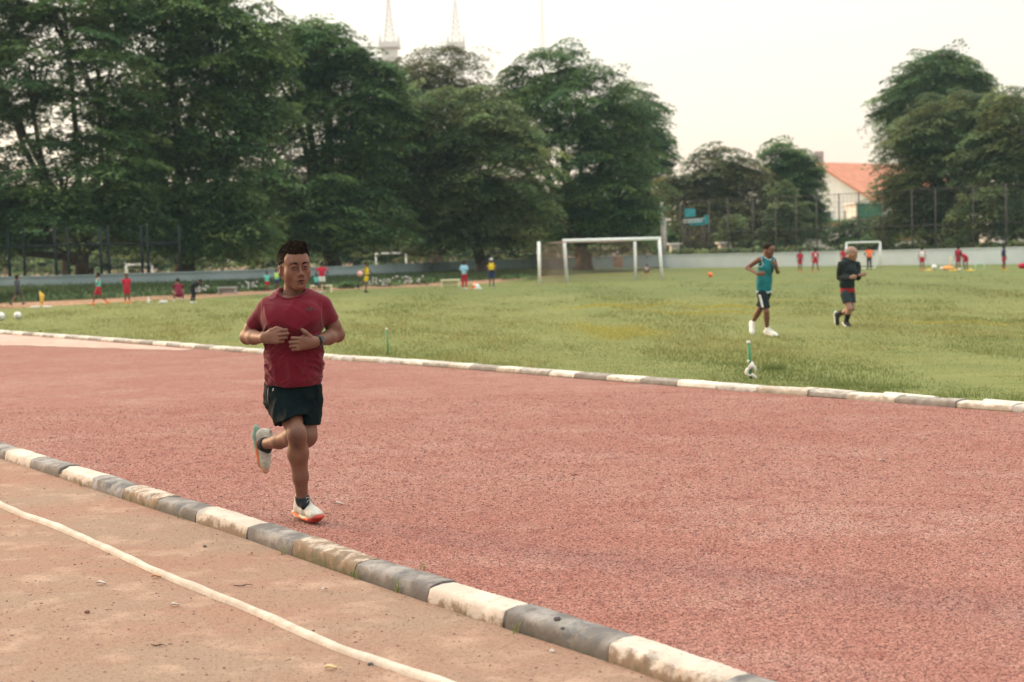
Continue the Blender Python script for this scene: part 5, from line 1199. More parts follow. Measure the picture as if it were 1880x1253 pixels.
# ------------------------------------------------------------------ everyone else
M_skin3 = mat('skin_dark', (.10, .047, .032), (.13, .06, .042), scale=10, rough=.55, attr=True, spec=.3)
M_grey_hair = mat('thin_grey_hair', (.16, .14, .13), (.25, .22, .20), scale=60, rough=.7)
def cloth(n, c, c2=None): return mat(n, c, c2 or tuple(min(1, x*1.15) for x in c), scale=5, rough=.85, spec=.15)
def fig(root, J, s, o, h, fine=False):
    """J absolute joints, s stature scale (1 = 1.70 m adult), o outfit"""
    pts = np.array([J[k] for k in ('head', 'neck', 'chest', 'waist', 'pel')]+[p for k in ('sh', 'el', 'wr', 'hip', 'kn', 'an', 'toe') for p in J[k]])
    lo, hi = pts.min(0)-.22*s, pts.max(0)+.22*s
    R = lambda x: x*s*o.get('bulk', 1.)
    hs = s*o.get('headk', 1.05); B = basis(J['fwd'], J.get('hup', V(0, 0, 1))); C = J['head']
    side = unit(J['sh'][1]-J['sh'][0]); fr = unit(np.cross(side, V(0, 0, 1))); fl = (fr, .72)
    F = Field(lo, hi, h)
    head_sdf(F, C, B, hs, fine)
    F.cap(C+B @ V(0, -.03, -.06)*hs, J['neck'], R(.052), R(.056), .03)
    for q in (0, 1): F.cap(J['neck']+V(0, 0, -.01*s), J['sh'][q], R(.045), R(.042), .03)
    F.cap(J['chest']*.5+J['neck']*.5, J['chest'], R(.10), R(.135), .04, flat=fl); F.cap(J['chest'], J['waist'], R(.135), R(.125), .04, flat=fl); F.cap(J['waist'], J['pel'], R(.125), R(.13), .04, flat=fl)
    for q in (0, 1):
        F.cap(J['sh'][q], J['el'][q], R(.047), R(.036), .02); F.cap(J['el'][q], J['wr'][q], R(.036), R(.025), .015)
        F.cap(J['hip'][q], J['kn'][q], R(.080), R(.050), .03); m_ = J['kn'][q]*.7+J['an'][q]*.3; F.cap(J['kn'][q], m_, R(.048), R(.052), .02); F.cap(m_, J['an'][q], R(.052), R(.032), .02)
        fd = unit(J.get('hf', [None, None])[q] if J.get('hf') is not None else J['wr'][q]-J['el'][q]); U = V(0, 0, 1) if abs(fd[2]) < .8 else unit(J['fwd'])
        U = unit(U-fd*np.dot(U, fd)); nn_ = np.cross(fd, U); nn_ = nn_ if np.dot(nn_, J['pel']-J['wr'][q]+V(0, 0, 0)) > 0 else -nn_
        hand_sdf(F, J['wr'][q], fd, U, nn_, s, curl=o.get('curl', (.7, 1.1, .8)))
    v0 = shade_head(C, B, hs)
    body = F.mesh('body', o['skin'], root, colors=(lambda v: v0(v)) if fine else (lambda v: np.ones((len(v), 3))))
    P = lambda x, y, z: C+B @ (V(x, y, z)*hs)
    if fine:
        for q in (-1, 1):
            e_ = MB().ball(P(.031*q, .0765, -.002), .012*hs, 12, 8).build('eye', M_iris, body, True)
            MB().tube([P(.014*q, .088, .018), P(.032*q, .086, .024), P(.050*q, .070, .018)], .003*hs, 5).build('eyebrow', o.get('brow', M_hair), body, True)
    if o.get('hair') is not None:
        Hf = Field(C-.17*s, C+.19*s, h*.8); t = o.get('thick', .0)
        Hf.ell(P(0, -.020, .040), V(.082+t, .100+t, .086+t)*hs, B, .01, cuts=((P(0, .060, .068), B @ V(0, .80, -.60)), (P(0, .0, -.045), B @ V(0, .35, -1))))
        if fine:
            for q in (-1, 1): Hf.ell(P(.064*q, .058, .022), V(.030, .026, .040)*hs, B, .008, 's')
        Hf.mesh('hair', o['hair'], body)
    if o.get('cap') is not None:
        Hf = Field(C-.19*s, C+.21*s, h*.8); Hf.ell(P(0, -.012, .045), V(.088, .104, .084)*hs, B, .01, cuts=((P(0, 0, .045), B @ V(0, .1, -1)),)); Hf.cap(P(-.03, .10, .050), P(.03, .10, .050), .045*hs, k=.005, flat=(B @ V(0, 0, 1), .2)); Hf.mesh('cap', o['cap'], body)
    # top
    S = Field(lo, hi, h); g_ = .014*s; ln = o.get('sleeve', .55); loose = o.get('loose', 1.)
    for q in (0, 1):
        if ln > 0: S.cap(J['neck']+V(0, 0, -.012*s), J['sh'][q], R(.048)+g_*.4, R(.044)+g_*.6, .03)
        else: S.cap(J['neck']+V(0, 0, -.02*s)+(J['sh'][q]-J['neck'])*.35, J['neck']+(J['sh'][q]-J['neck'])*.72, R(.048), R(.048), .02)
    S.cap(J['chest']*.5+J['neck']*.5, J['chest'], R(.10)+g_*.6, R(.138)+g_, .04, flat=fl); S.cap(J['chest'], J['waist'], R(.138)+g_, (R(.130)+g_)*loose, .04, flat=fl); S.cap(J['waist'], J['pel']-unit(J['waist']-J['pel'])*.03*s, (R(.130)+g_)*loose, (R(.138)+g_*1.1)*loose, .04, flat=fl)
    tdir = unit(J['pel']-J['waist']); S.cut(J['pel']+tdir*o.get('hem', -.0)*s, tdir)
    if ln > 0:
        for q in (0, 1):
            a = unit(J['el'][q]-J['sh'][q])
            if ln <= 1: c = J['sh'][q]*(1-ln)+J['el'][q]*ln; S.cap(J['sh'][q], c+a*.02, R(.047)+g_*.6, R(.047)+g_*1.1, .02, cuts=((c, a),))
            else:
                S.cap(J['sh'][q], J['el'][q], R(.050)+g_*.8, R(.042)+g_, .02); a2 = unit(J['wr'][q]-J['el'][q]); S.cap(J['el'][q], J['wr'][q]+a2*.02, R(.042)+g_, R(.030)+g_*.8, .015, cuts=((J['wr'][q]-a2*.005, a2),))
    else:
        for q in (0, 1): S.ell(J['sh'][q]+side*(1 if q else -1)*.028*s+V(0, 0, -.02*s), V(.045, .13, .085)*s, np.c_[side, fr, V(0, 0, 1)], .01, 's')
    S.ell(J['neck']+unit(J['fwd'])*.04*s+V(0, 0, .035*s), V(.065, .07, .055)*s*(1.25 if ln <= 0 else 1), np.c_[side, fr, V(0, 0, 1)], .006, 's')
    if fine:
        c0_ = J['chest']
        S.disp(lambda x, y, z: -.012*(1-np.abs(2*vnoise((x-c0_[0])*10+z*7, y*6, (z-c0_[2])*10-x*6, 21)-1))**3+.004-.006*(1-np.abs(2*vnoise(x*20, y*10+z*8, z*16, 22)-1))**2, .03)
    top = S.mesh(o.get('top_name', 'shirt'), o['top'], root)
    if o.get('bib') is not None:
        S.d = S.d-.008*s
        for q in (0, 1): S.ell(J['sh'][q]+side*(1 if q else -1)*.02*s, V(.055, .14, .10)*s, np.c_[side, fr, V(0, 0, 1)], .01, 's')
        for q in (0, 1): S.cut(J['chest']+side*(1 if q else -1)*.115*s, side*(1 if q else -1)) if False else None
        S.cut(J['waist']+tdir*.06*s, tdir); S.mesh('bib', o['bib'], root)
    # shorts / trousers
    H = Field(lo, hi, h); lf = o.get('short', .55)
    H.cap(J['pel']+unit(J['waist']-J['pel'])*.05*s, J['pel'], R(.130)+g_*.5, R(.135)+g_*.5, .03, flat=fl)
    for q in (0, 1):
        a = unit(J['kn'][q]-J['hip'][q])
        if lf <= 1: c = J['hip'][q]*(1-lf)+J['kn'][q]*lf; H.cap(J['hip'][q], c+a*.02, R(.086)+g_*.6, R(.074)+g_, .025, cuts=((c, a*.8+V(0, 0, -.3)),))
        else: H.cap(J['hip'][q], J['kn'][q], R(.086)+g_*.4, R(.055)+g_, .03); a2 = unit(J['an'][q]-J['kn'][q]); H.cap(J['kn'][q], J['an'][q], R(.055)+g_, R(.042)+g_, .03, cuts=((J['an'][q], a2),))
    up_ = unit(J['waist']-J['pel']); H.cut(J['pel']+up_*.06*s, up_); shorts = H.mesh('shorts' if lf <= 1 else 'trousers', o['bottom'], root)
    for q in (0, 1):
        an, kn, toe = J['an'][q], J['kn'][q], J['toe'][q]; u = unit(kn-an)
        if o.get('sock') is not None:
            K = Field(an-.40*s, an+.40*s, h); l = o.get('sock_len', .10)*s
            K.cap(an-u*.02*s, an+u*(l+.02*s), R(.038), R(.040 if l < .15 else .058), .01, cuts=((an+u*l, u),)); K.cap(an, an*.75+toe*.25, R(.038), R(.032), .01); K.mesh('sock', o['sock'], root)
        f = unit(toe-an); f = unit(f-u*np.dot(f, u)*.85) if np.dot(f, u) > -.2 or True else f
        heel = an-u*.085*s-f*.055*s
        if fine: shoe(root, heel, heel+f*.2, u, .285*s, dict(upper=o['shoe'], sole=o.get('solem', M_white), lace=o.get('lace', o['shoe']), tongue=o['shoe']), h=.006, zs=1.0)
        else:
            K = Field(np.minimum(heel, toe)-.12*s, np.maximum(heel, toe)+.14*s, h*.85); K.cap(heel+u*.035*s, heel+f*.22*s+u*.03*s, .042*s, .040*s, .02); K.cap(heel+u*.04*s+f*.02*s, an-u*.02*s, .042*s, .036*s, .02); K.cut(heel-u*.0, -u); K.mesh('shoe', o['shoe'], root)
    return body, top, shorts, F, S, H
def band(root, surf, lo_z, hi_z, m, name, grow=.004):
    pass

# jogger in the teal basketball vest
def teal_man():
    y = 24.9; J_ = lambda px, py, dy: Y(px, py, y+dy)
    root = empty('person', (J_(1403, 621, 0)[0], y, .02), 'dark haired jogger in teal basketball vest, black shorts and white shoes on the grass', 'person')
    f = unit(V(.80, -.60, -.22)); J = dict(head=J_(1411, 459, -.02), fwd=f, hup=V(.1, 0, 1), neck=J_(1407, 473, 0), chest=J_(1406, 490, 0), waist=J_(1403, 516, .02), pel=J_(1402.5, 534, .03),
        sh=[J_(1393, 477.5, -.12), J_(1420, 477, .12)], el=[J_(1372, 492, -.02), J_(1428, 500, .08)], wr=[J_(1391, 503.5, -.26), J_(1424, 491.5, -.08)],
        hip=[J_(1399, 541, -.05), J_(1406, 541, .08)], kn=[J_(1407, 573, -.16), J_(1394, 570, .06)], an=[J_(1408.5, 605, -.08), J_(1382, 592, .22)], toe=[J_(1424, 617, -.20), J_(1378, 614, .18)], hf=[V(.9, -.35, -.05), V(-.15, -.55, .75)])
    M_v = cloth('teal_vest', (.012, .130, .155), (.018, .160, .185)); M_bs = cloth('black_side_shorts', (.008, .014, .018))
    wht = mat('white_trainers', (.62, .60, .56), (.72, .70, .66), scale=12, rough=.7)
    b, t, sh, F, S, H = fig(root, J, 1.0, dict(skin=M_skin, hair=M_hair, top=M_v, sleeve=0, hem=.04, bottom=M_bs, short=.80, sock=wht, sock_len=.04, shoe=wht, solem=wht, loose=1.02, bulk=.97, top_name='vest', headk=1.04), .0085, True)
    # white piping: hem line, arm holes, side stripes
    sv = S.v; td = unit(J['pel']-J['waist']); q = (sv-J['pel']) @ td
    tr = mat('white_trim', (.62, .64, .64), (.7, .72, .72), scale=9, rough=.8)
    c_ = J['pel']; ring = []
    for dz in (.030, .008):
        sel = sv[np.abs(q-dz) < .008]; a = np.arctan2(sel[:, 1]-c_[1], sel[:, 0]-c_[0]); ring = []
        for k in range(28):
            th = -math.pi+2*math.pi*k/28; i = np.argmin(np.abs(np.angle(np.exp(1j*(a-th))))); ring.append(sel[i]+unit(V(math.cos(th), math.sin(th), 0))*.003)
        ring.append(ring[0]); MB().tube(ring, .0045, 6, False).build('hem_trim', tr, t, True)
    nk = J['neck']; side = unit(J['sh'][1]-J['sh'][0]); fr = unit(V(.62, -.78, 0)); ring = []
    for k in range(25):
        th = 2*math.pi*k/24; p = nk+fr*.035+side*math.sin(th)*.082+fr*math.cos(th)*.075+V(0, 0, .01-.045*max(0, math.cos(th))); ring.append(sv[np.argmin(np.linalg.norm(sv-p, axis=1))])
    MB().tube(ring, .0055, 6, False).build('neck_trim', tr, t, True)
    for qi in (0, 1):
        ring = []; so = side*(1 if qi else -1)
        for k in range(21):
            th = 2*math.pi*k/20; p = J['sh'][qi]-so*.015+fr*math.sin(th)*.09+V(0, 0, math.cos(th)*.085-.035); ring.append(sv[np.argmin(np.linalg.norm(sv-p, axis=1))])
        MB().tube(ring, .0055, 6, False).build('armhole_trim', tr, t, True)
    hv = H.v
    for qi, (a, b_) in enumerate(((J['hip'][0], J['kn'][0]), (J['hip'][1], J['kn'][1]))):
        so = side*(1 if qi else -1)
        for k in (-1, 0, 1):
            line = []
            for u in np.linspace(.0, .74, 12):
                p = a*(1-u)+b_*u+so*.12+fr*(k*.022+.03); line.append(hv[np.argmin(np.linalg.norm(hv-p, axis=1))]+so*.002)
            MB().tube(line, .006, 5).build('side_stripe', tr, sh, True)
    # faded round print on the chest
    lc = J['chest']*.62+J['waist']*.38+fr*.0; ring = []
    gp_ = mat('grey_print', (.03, .085, .10), rough=.9)
    for rr_ in (.060, .028):
        ring = []
        for k in range(25):
            th = 2*math.pi*k/24; p = lc+fr*.14+side*math.cos(th)*rr_+V(0, 0, math.sin(th)*rr_); ring.append(sv[np.argmin(np.linalg.norm(sv-p, axis=1))]+fr*.001)
        MB().tube(ring, .007, 5, False).build('chest_print', gp_, t, True)
teal_man()
def hoodie_man():
    y = 27.5; J_ = lambda px, py, dy: Y(px, py, y+dy)
    root = empty('person', (J_(1555, 601, 0)[0], y, .02), 'balding jogger in black hoodie over a red shirt with dark shorts and black socks', 'person')
    f = unit(V(.85, -.5, -.18)); J = dict(head=J_(1564, 465.5, -.02), fwd=f, hup=V(.1, 0, 1), neck=J_(1560, 478, 0), chest=J_(1558, 496, 0), waist=J_(1555, 519, .02), pel=J_(1556, 534, .03),
        sh=[J_(1544.5, 486, -.12), J_(1574, 487, .12)], el=[J_(1541, 509.5, .02), J_(1575, 508.5, .05)], wr=[J_(1561, 510, -.24), J_(1578.5, 506, -.16)],
        hip=[J_(1552, 542, -.06), J_(1561, 542, .08)], kn=[J_(1559.5, 567, -.16), J_(1564, 567, .0)], an=[J_(1553.5, 591, -.06), J_(1538, 577.5, .38)], toe=[J_(1563, 600, -.20), J_(1534, 597, .44)], hf=[V(.9, -.3, .05), V(.7, -.6, .15)])
    M_h = cloth('black_hoodie', (.012, .018, .022), (.020, .027, .031)); M_ds = cloth('charcoal_shorts', (.022, .032, .036)); blk = mat('black_trainers', (.012, .013, .015), (.02, .02, .022), scale=12, rough=.7)
    b, t, sh, F, S, H = fig(root, J, 1.0, dict(skin=M_skin2, hair=None, top=M_h, sleeve=1.6, hem=-.02, bottom=M_ds, short=.58, sock=M_sock, sock_len=.17, shoe=blk, solem=M_white, loose=1.0, bulk=1.04, top_name='hoodie', headk=1.12, brow=M_grey_hair), .0085, True)
    Cc = J['head']; B = basis(f, V(.1, 0, 1)); hs = 1.12; Hf = Field(Cc-.2, Cc+.2, .008)
    Hf.ell(Cc+B @ (V(0, -.030, .022)*hs), V(.0785, .094, .074)*hs, B, .01, cuts=((Cc+B @ (V(0, .03, 0)*hs), B @ V(0, .9, .5)), (Cc+B @ (V(0, 0, .075)*hs), B @ V(0, .3, 1)), (Cc+B @ V(0, 0, -.05), V(0, 0, -1)))); Hf.mesh('hair', M_grey_hair, b)
    R_ = Field(J['pel']-.3, J['pel']+.3, .0085); side = unit(J['sh'][1]-J['sh'][0]); fr = unit(np.cross(side, V(0, 0, 1)))
    R_.cap(J['pel']+V(0, 0, .06), J['pel']-V(0, 0, .05), .158, .164, .02, flat=(fr, .74)); R_.cut(J['pel']-V(0, 0, .036), V(0, 0, -1)); R_.cut(J['pel']+V(0, 0, .05), V(0, 0, 1)); R_.mesh('red_shirt_hem', cloth('red_hem', (.26, .012, .02)), root)
    Hd = Field(J['neck']-.22, J['neck']+.22, .0085); Hd.cap(J['neck']-f*.05+V(0, 0, -.005)-side*.06, J['neck']-f*.05+V(0, 0, -.005)+side*.06, .055, .055, .02); Hd.cap(J['neck']-side*.075+f*.01, J['neck']+f*.06-V(0, 0, .03), .03, .026, .03); Hd.cap(J['neck']+side*.075+f*.01, J['neck']+f*.06-V(0, 0, .03), .03, .026, .03); Hd.mesh('hood', M_h, t)
hoodie_man()

# children and coaches further away, built at their real height and set down with a heading
STAND = dict(head=(0, -.01, .915), neck=(0, 0, .815), chest=(0, 0, .72), waist=(0, 0, .61), pel=(0, 0, .52), sh=[(-.105, 0, .79), (.105, 0, .79)], el=[(-.14, .02, .64), (.14, .02, .64)], wr=[(-.145, -.04, .50), (.145, -.04, .50)],
    hip=[(-.05, 0, .50), (.05, 0, .50)], kn=[(-.06, -.01, .28), (.06, -.01, .28)], an=[(-.065, .01, .055), (.065, .01, .055)], toe=[(-.085, -.12, .01), (.085, -.12, .01)], fwd=(0, -1, -.1))
def pose(**k): d = dict(STAND); d.update(k); return d
POSES = dict(stand=STAND,
    apart=pose(kn=[(-.09, -.01, .28), (.09, -.01, .28)], an=[(-.13, .01, .055), (.13, .01, .055)], toe=[(-.17, -.10, .01), (.17, -.10, .01)]),
    hips=pose(el=[(-.20, .05, .66), (.20, .05, .66)], wr=[(-.12, -.02, .56), (.12, -.02, .56)]),
    walk=pose(kn=[(-.05, -.12, .29), (.05, .05, .28)], an=[(-.05, -.17, .06), (.05, .24, .10)], toe=[(-.05, -.29, .03), (.05, .15, .01)], el=[(-.13, .10, .66), (.13, -.05, .65)], wr=[(-.14, .10, .52), (.13, -.17, .55)]),
    kick=pose(kn=[(-.05, .0, .28), (.08, .14, .33)], an=[(-.05, .03, .055), (.10, .33, .22)], toe=[(-.05, -.10, .01), (.10, .34, .10)], el=[(-.18, .05, .68), (.18, -.05, .70)], wr=[(-.22, -.05, .58), (.26, -.10, .62)]),
    bend=pose(head=(0, -.36, .70), neck=(0, -.28, .68), chest=(0, -.20, .65), waist=(0, -.09, .60), pel=(0, .02, .53), sh=[(-.10, -.27, .66), (.10, -.27, .66)], el=[(-.11, -.30, .52), (.11, -.30, .52)], wr=[(-.09, -.30, .38), (.09, -.30, .38)], kn=[(-.07, -.08, .30), (.07, -.04, .30)], fwd=(0, -.8, -.6)),
    squat=pose(head=(0, -.16, .55), neck=(0, -.10, .46), chest=(0, -.06, .38), waist=(0, .02, .28), pel=(0, .07, .19), sh=[(-.11, -.08, .44), (.11, -.08, .44)], el=[(-.14, -.16, .33), (.14, -.16, .33)], wr=[(-.06, -.26, .28), (.06, -.26, .28)],
        hip=[(-.06, .05, .18), (.06, .05, .18)], kn=[(-.14, -.14, .29), (.14, -.14, .29)], an=[(-.11, -.06, .055), (.11, -.06, .055)], toe=[(-.14, -.18, .01), (.14, -.18, .01)], fwd=(0, -.9, -.35)))
def small(px, py, H, heading, pz_, lab, o, h=.019, grp='players at the edges of the field', name='person'):
    """py is the ground row of the feet"""
    b = G(px, py, .02); c, s_ = math.cos(rad(heading)), math.sin(rad(heading)); root = empty(name, b, lab, 'person', grp)
    tr = lambda p: b+V(p[0]*c-p[1]*s_, p[0]*s_+p[1]*c, p[2])*H
    D_ = POSES[pz_]; J = {}
    for k, v in D_.items():
        if k == 'fwd': J[k] = unit(V(v[0]*c-v[1]*s_, v[0]*s_+v[1]*c, v[2]))
        elif isinstance(v, list): J[k] = [tr(p) for p in v]
        else: J[k] = tr(v)
    s = H/1.72; oo = dict(skin=M_skin3, hair=M_hair, headk=1.05+.28*max(0, 1.6-H), thick=.006, sleeve=.6, hem=.02, short=.65, sock_len=.18); oo.update(o)
    return root, fig(root, J, s, oo, h), J, s
rd = cloth('crimson_kit', (.42, .018, .045)); rd2 = cloth('crimson_shorts', (.36, .015, .035)); org = cloth('orange_socks', (.70, .16, .04)); nav = cloth('navy_cloth', (.02, .03, .09)); tealb = cloth('teal_bib', (.10, .46, .42)); wh = cloth('white_cloth', (.60, .60, .60)); yel = cloth('yellow_cloth', (.62, .44, .03)); gry = cloth('grey_jacket', (.045, .055, .062)); mar = cloth('maroon_cloth', (.14, .012, .03)); blk = cloth('black_cloth', (.012, .016, .02)); neon = cloth('neon_bib', (.36, .60, .12)); pblue = cloth('pale_blue_cloth', (.25, .45, .58)); onv = cloth('orange_vest', (.90, .17, .06))
small(33, 561, 1.16, 150, 'walk', 'person in grey jacket and shorts walking away at the far left', dict(top=gry, sleeve=1.6, bottom=gry, sock=nav, sock_len=.04, shoe=nav))
small(182, 561, 1.20, -70, 'walk', 'child in teal bib over a red kit striding with orange socks', dict(top=rd, bib=tealb, bottom=rd2, sock=org, shoe=org, short=.8))
small(234, 558.5, 1.14, 20, 'stand', 'child in red kit standing alone between the striding child and the crouching pair', dict(top=rd, bottom=rd2, sock=org, shoe=org, short=.8, bib=None))
small(329, 554, 1.40, 200, 'squat', 'crouching adult in maroon shirt seen from behind', dict(top=mar, bottom=mar, sock=None, shoe=wh, cap=nav, short=.6))
small(354, 556.5, 1.10, 60, 'bend', 'stooping person in black beside the crouching adult in maroon', dict(top=blk, bottom=blk, sock=wh, sock_len=.05, shoe=wh, short=1.5, sleeve=1.0))
small(491, 538, .98, 30, 'stand', 'child in teal bib and red shorts left of the head of the runner', dict(top=tealb, bottom=rd2, sock=rd2, shoe=wh))
small(509, 535, 1.05, -30, 'stand', 'child in neon green bib half hidden by the head of the runner', dict(top=tealb, bib=neon, bottom=nav, sock=rd2, shoe=wh))
small(581, 536, .80, 30, 'stand', 'child in teal bib between the runner and the capped one in red', dict(top=tealb, bottom=nav, sock=rd2, shoe=wh))
small(592, 538, 1.34, 190, 'hips', 'person in red shirt, white shorts and pale cap above the shoulder of the runner', dict(top=rd, bottom=wh, cap=pblue, sock=rd2, shoe=wh, sleeve=.7))
small(674, 537.5, 1.30, 75, 'kick', 'child in yellow and black kit kicking a pink ball', dict(top=blk, bib=yel, bottom=yel, sock=blk, shoe=blk))
small(853, 531.5, 1.25, 160, 'stand', 'child in pale blue top and red trousers beside the cream board', dict(top=pblue, bottom=rd2, short=1.5, sock=None, shoe=wh, sleeve=.9))
small(903, 526, 1.30, 10, 'stand', 'child in yellow vest with white cap near the big goal', dict(top=blk, bib=yel, bottom=nav, cap=wh, sock=nav, shoe=nav, short=.9))
small(1186, 505, .95, 20, 'squat', 'goalkeeper child in crimson crouching behind the right goal post', dict(top=rd, bib=wh, bottom=rd2, sock=rd2, shoe=org))
small(1469, 499.5, 1.25, 10, 'stand', 'child in crimson kit with navy sleeves near the wall, left one of two', dict(top=nav, bib=rd, bottom=rd2, sock=nav, shoe=org))
rt_, fg_, J8, s8 = small(1497, 500.5, 1.33, 180, 'apart', 'child in crimson kit with white number on the back, right one of two', dict(top=rd, bottom=rd2, sock=rd2, shoe=org))
small(1549, 496, 1.30, 0, 'stand', 'child in pink red kit half hidden behind the head of the balding jogger', dict(top=rd, bottom=rd2, sock=rd2, shoe=org))
small(1596, 495.5, 1.36, 170, 'hips', 'person in orange vest and black trousers inside the small goal', dict(top=onv, bottom=blk, short=1.5, sock=None, shoe=blk, sleeve=.4))
small(1693, 497, 1.25, 170, 'stand', 'child in crimson and white kit standing alone right of the small goal', dict(top=rd, bib=wh, bottom=rd2, sock=rd2, shoe=org))
small(1759.5, 497.5, 1.28, 190, 'stand', 'dark haired child in navy and crimson next to the bending one', dict(top=nav, bib=rd, bottom=rd2, sock=rd2, shoe=yel, thick=.012))
small(1774, 497.5, 1.22, -60, 'bend', 'child in crimson kit bending forward near the green hurdle', dict(top=rd, bottom=rd2, sock=nav, shoe=yel))
small(1843, 496.5, 1.25, 100, 'stand', 'slim child in navy and crimson seen side on near the right edge', dict(top=nav, bottom=rd2, sock=rd2, shoe=yel))
sv = fg_[4].v; cu = bpy.data.curves.new('number', 'FONT'); cu.body = '8'; cu.size = .26; cu.align_x = 'CENTER'; cu.align_y = 'CENTER'; cu.extrude = .004; cu.offset = .01
nb = bpy.data.objects.new('tmp', cu); col.objects.link(nb); me_ = bpy.data.meshes.new_from_object(nb.evaluated_get(bpy.context.evaluated_depsgraph_get())); bpy.data.objects.remove(nb)
yb = sv[np.abs(sv[:, 2]-J8['chest'][2]) < .1][:, 1].min(); me_.transform(Matrix.Rotation(math.pi/2, 4, 'X')); ob_ = link('back_number', me_, wh, fg_[1], False); ob_.location = Vector((J8['chest'][0], yb-.008, J8['chest'][2]-.01))-Vector(tuple(world_origin(fg_[1])))

# ------------------------------------------------------------------ goals
def net(rows_a, rows_b, cell, m, name, parent, t=.006, sag=.0):
    """a quad patch between two polylines (rows_a top, rows_b bottom) filled with crossing strands"""
    mb = MB(); A = np.array(rows_a, float); B_ = np.array(rows_b, float)
    la = arclen(A)[-1]; n_ = max(2, int(la/cell)); sa = arclen(A); sb = arclen(B_)
    pa = np.array([[np.interp(u*sa[-1], sa, A[:, i]) for i in range(3)] for u in np.linspace(0, 1, n_+1)]); pb = np.array([[np.interp(u*sb[-1], sb, B_[:, i]) for i in range(3)] for u in np.linspace(0, 1, n_+1)])
    hgt = np.linalg.norm(pa-pb, axis=1).mean(); mm = max(2, int(hgt/cell))
    def pt(i, j): u = j/mm; p = pa[i]*(1-u)+pb[i]*u; return p+V(0, 0, -sag*math.sin(math.pi*i/n_)*(1-u))
    for i in range(n_+1): mb.tube([pt(i, j) for j in range(mm+1)], t, 3, False)
    for j in range(mm+1): mb.tube([pt(i, j) for i in range(n_+1)], t, 3, False)
    return mb.build(name, m, parent)
M_net = mat('pinkish_net', (.26, .17, .14), (.34, .23, .19), scale=2, rough=.9)
pL, pR = G(1041, 518.5, .02), G(1216, 513, .02); nL_, nR_ = G(991, 522, .02), G(1167, 514, .02)
gl = empty('football_goal', (pL+pR)/2, 'large white football goal with net held by two free posts at its left', 'goal')
tL, tR = Y(1036, 442, pL[1]+.1), Y(1210, 439, pR[1]+.1); tz = (tL[2]+tR[2])/2; tL[2] = tR[2] = tz
MB().tube([pL-V(0, 0, .1), tL], .085, 12).build('goal_post', M_white, gl, True); MB().tube([pR-V(0, 0, .1), tR], .085, 12).build('goal_post', M_white, gl, True)
MB().tube([tL-unit(tR-tL)*.08, tR+unit(tR-tL)*.08], .085, 12).build('crossbar', M_white, gl, True)
uL, uR = V(nL_[0], nL_[1], tz-.02), V(nR_[0], nR_[1], tz-.04)
MB().tube([nL_-V(0, 0, .1), uL], .075, 12).build('net_post', M_white, gl, True); MB().tube([nR_-V(0, 0, .1), uR], .072, 12).build('net_post', M_white, gl, True)
net([uL, tL], [nL_, pL], .14, M_net, 'side_net', gl, sag=.3)
net([tL, tR], [uL+V(.3, .3, -.1), uR], .16, M_net, 'roof_net', gl, sag=.15)
bk0, bk1 = V(nL_[0]+.9, nL_[1]+2.6, .03), V(nR_[0]+.8, nR_[1]+2.4, .03)
net([uL+V(.2, .4, -.15), uR+V(.0, .2, -.1)], [bk0, bk1], .16, M_net, 'back_net', gl, sag=.2)
net([uR, tR], [nR_+V(.2, 1.2, 0), pR], .16, M_net, 'side_net', gl, sag=.3)
def small_goal(x0, x1, yt, yb, d, lab, m, grp=None, dep=1.3):
    A, B_ = V(*at_depth(x0, d), .02), V(*at_depth(x1, d), .02); h_ = zat((x0+x1)/2, yt, d); e = empty('small_goal', (A+B_)/2, lab, 'goal', grp)
    up = V(0, 0, h_); n_ = V(0, dep, 0)
    MB().tube([A, A+up], .05, 8).build('goal_post', m, e, True); MB().tube([B_, B_+up], .05, 8).build('goal_post', m, e, True); MB().tube([A+up, B_+up], .05, 8).build('crossbar', m, e, True)
    MB().tube([A+up*.98, A+n_, A], .035, 8).build('side_frame', m, e, True); MB().tube([B_+up*.98, B_+n_, B_], .035, 8).build('side_frame', m, e, True); MB().tube([A+n_, B_+n_], .035, 8).build('back_bar', m, e, True)
    MB().tube([A+up*.98+n_*.25, B_+up*.98+n_*.25], .03, 8).build('top_back_bar', m, e, True)
    return e
small_goal(1554, 1616, 446, 497, 84.5, 'small white portable goal in front of the right wall', M_white)
small_goal(690, 745, 466, 490, 104, 'white goal frame beyond the left wall right of the trunk behind the runner', M_white, 'small goals beyond the left wall')
small_goal(231, 278, 487, 505, 92, 'low white goal frame glimpsed behind the black fence between the left trunks', M_white, 'small goals beyond the left wall')
small_goal(-14, 8, 487, 520, 82, 'brownish goal frame at the left edge behind the fence', mat('rusty_frame', (.25, .14, .09), (.32, .19, .13), scale=5), 'small goals beyond the left wall')
g_ = small_goal(890, 990, 464, 500, 97, 'dark net cage goal beyond the wall left of the big goal', M_rust, 'small goals beyond the left wall')

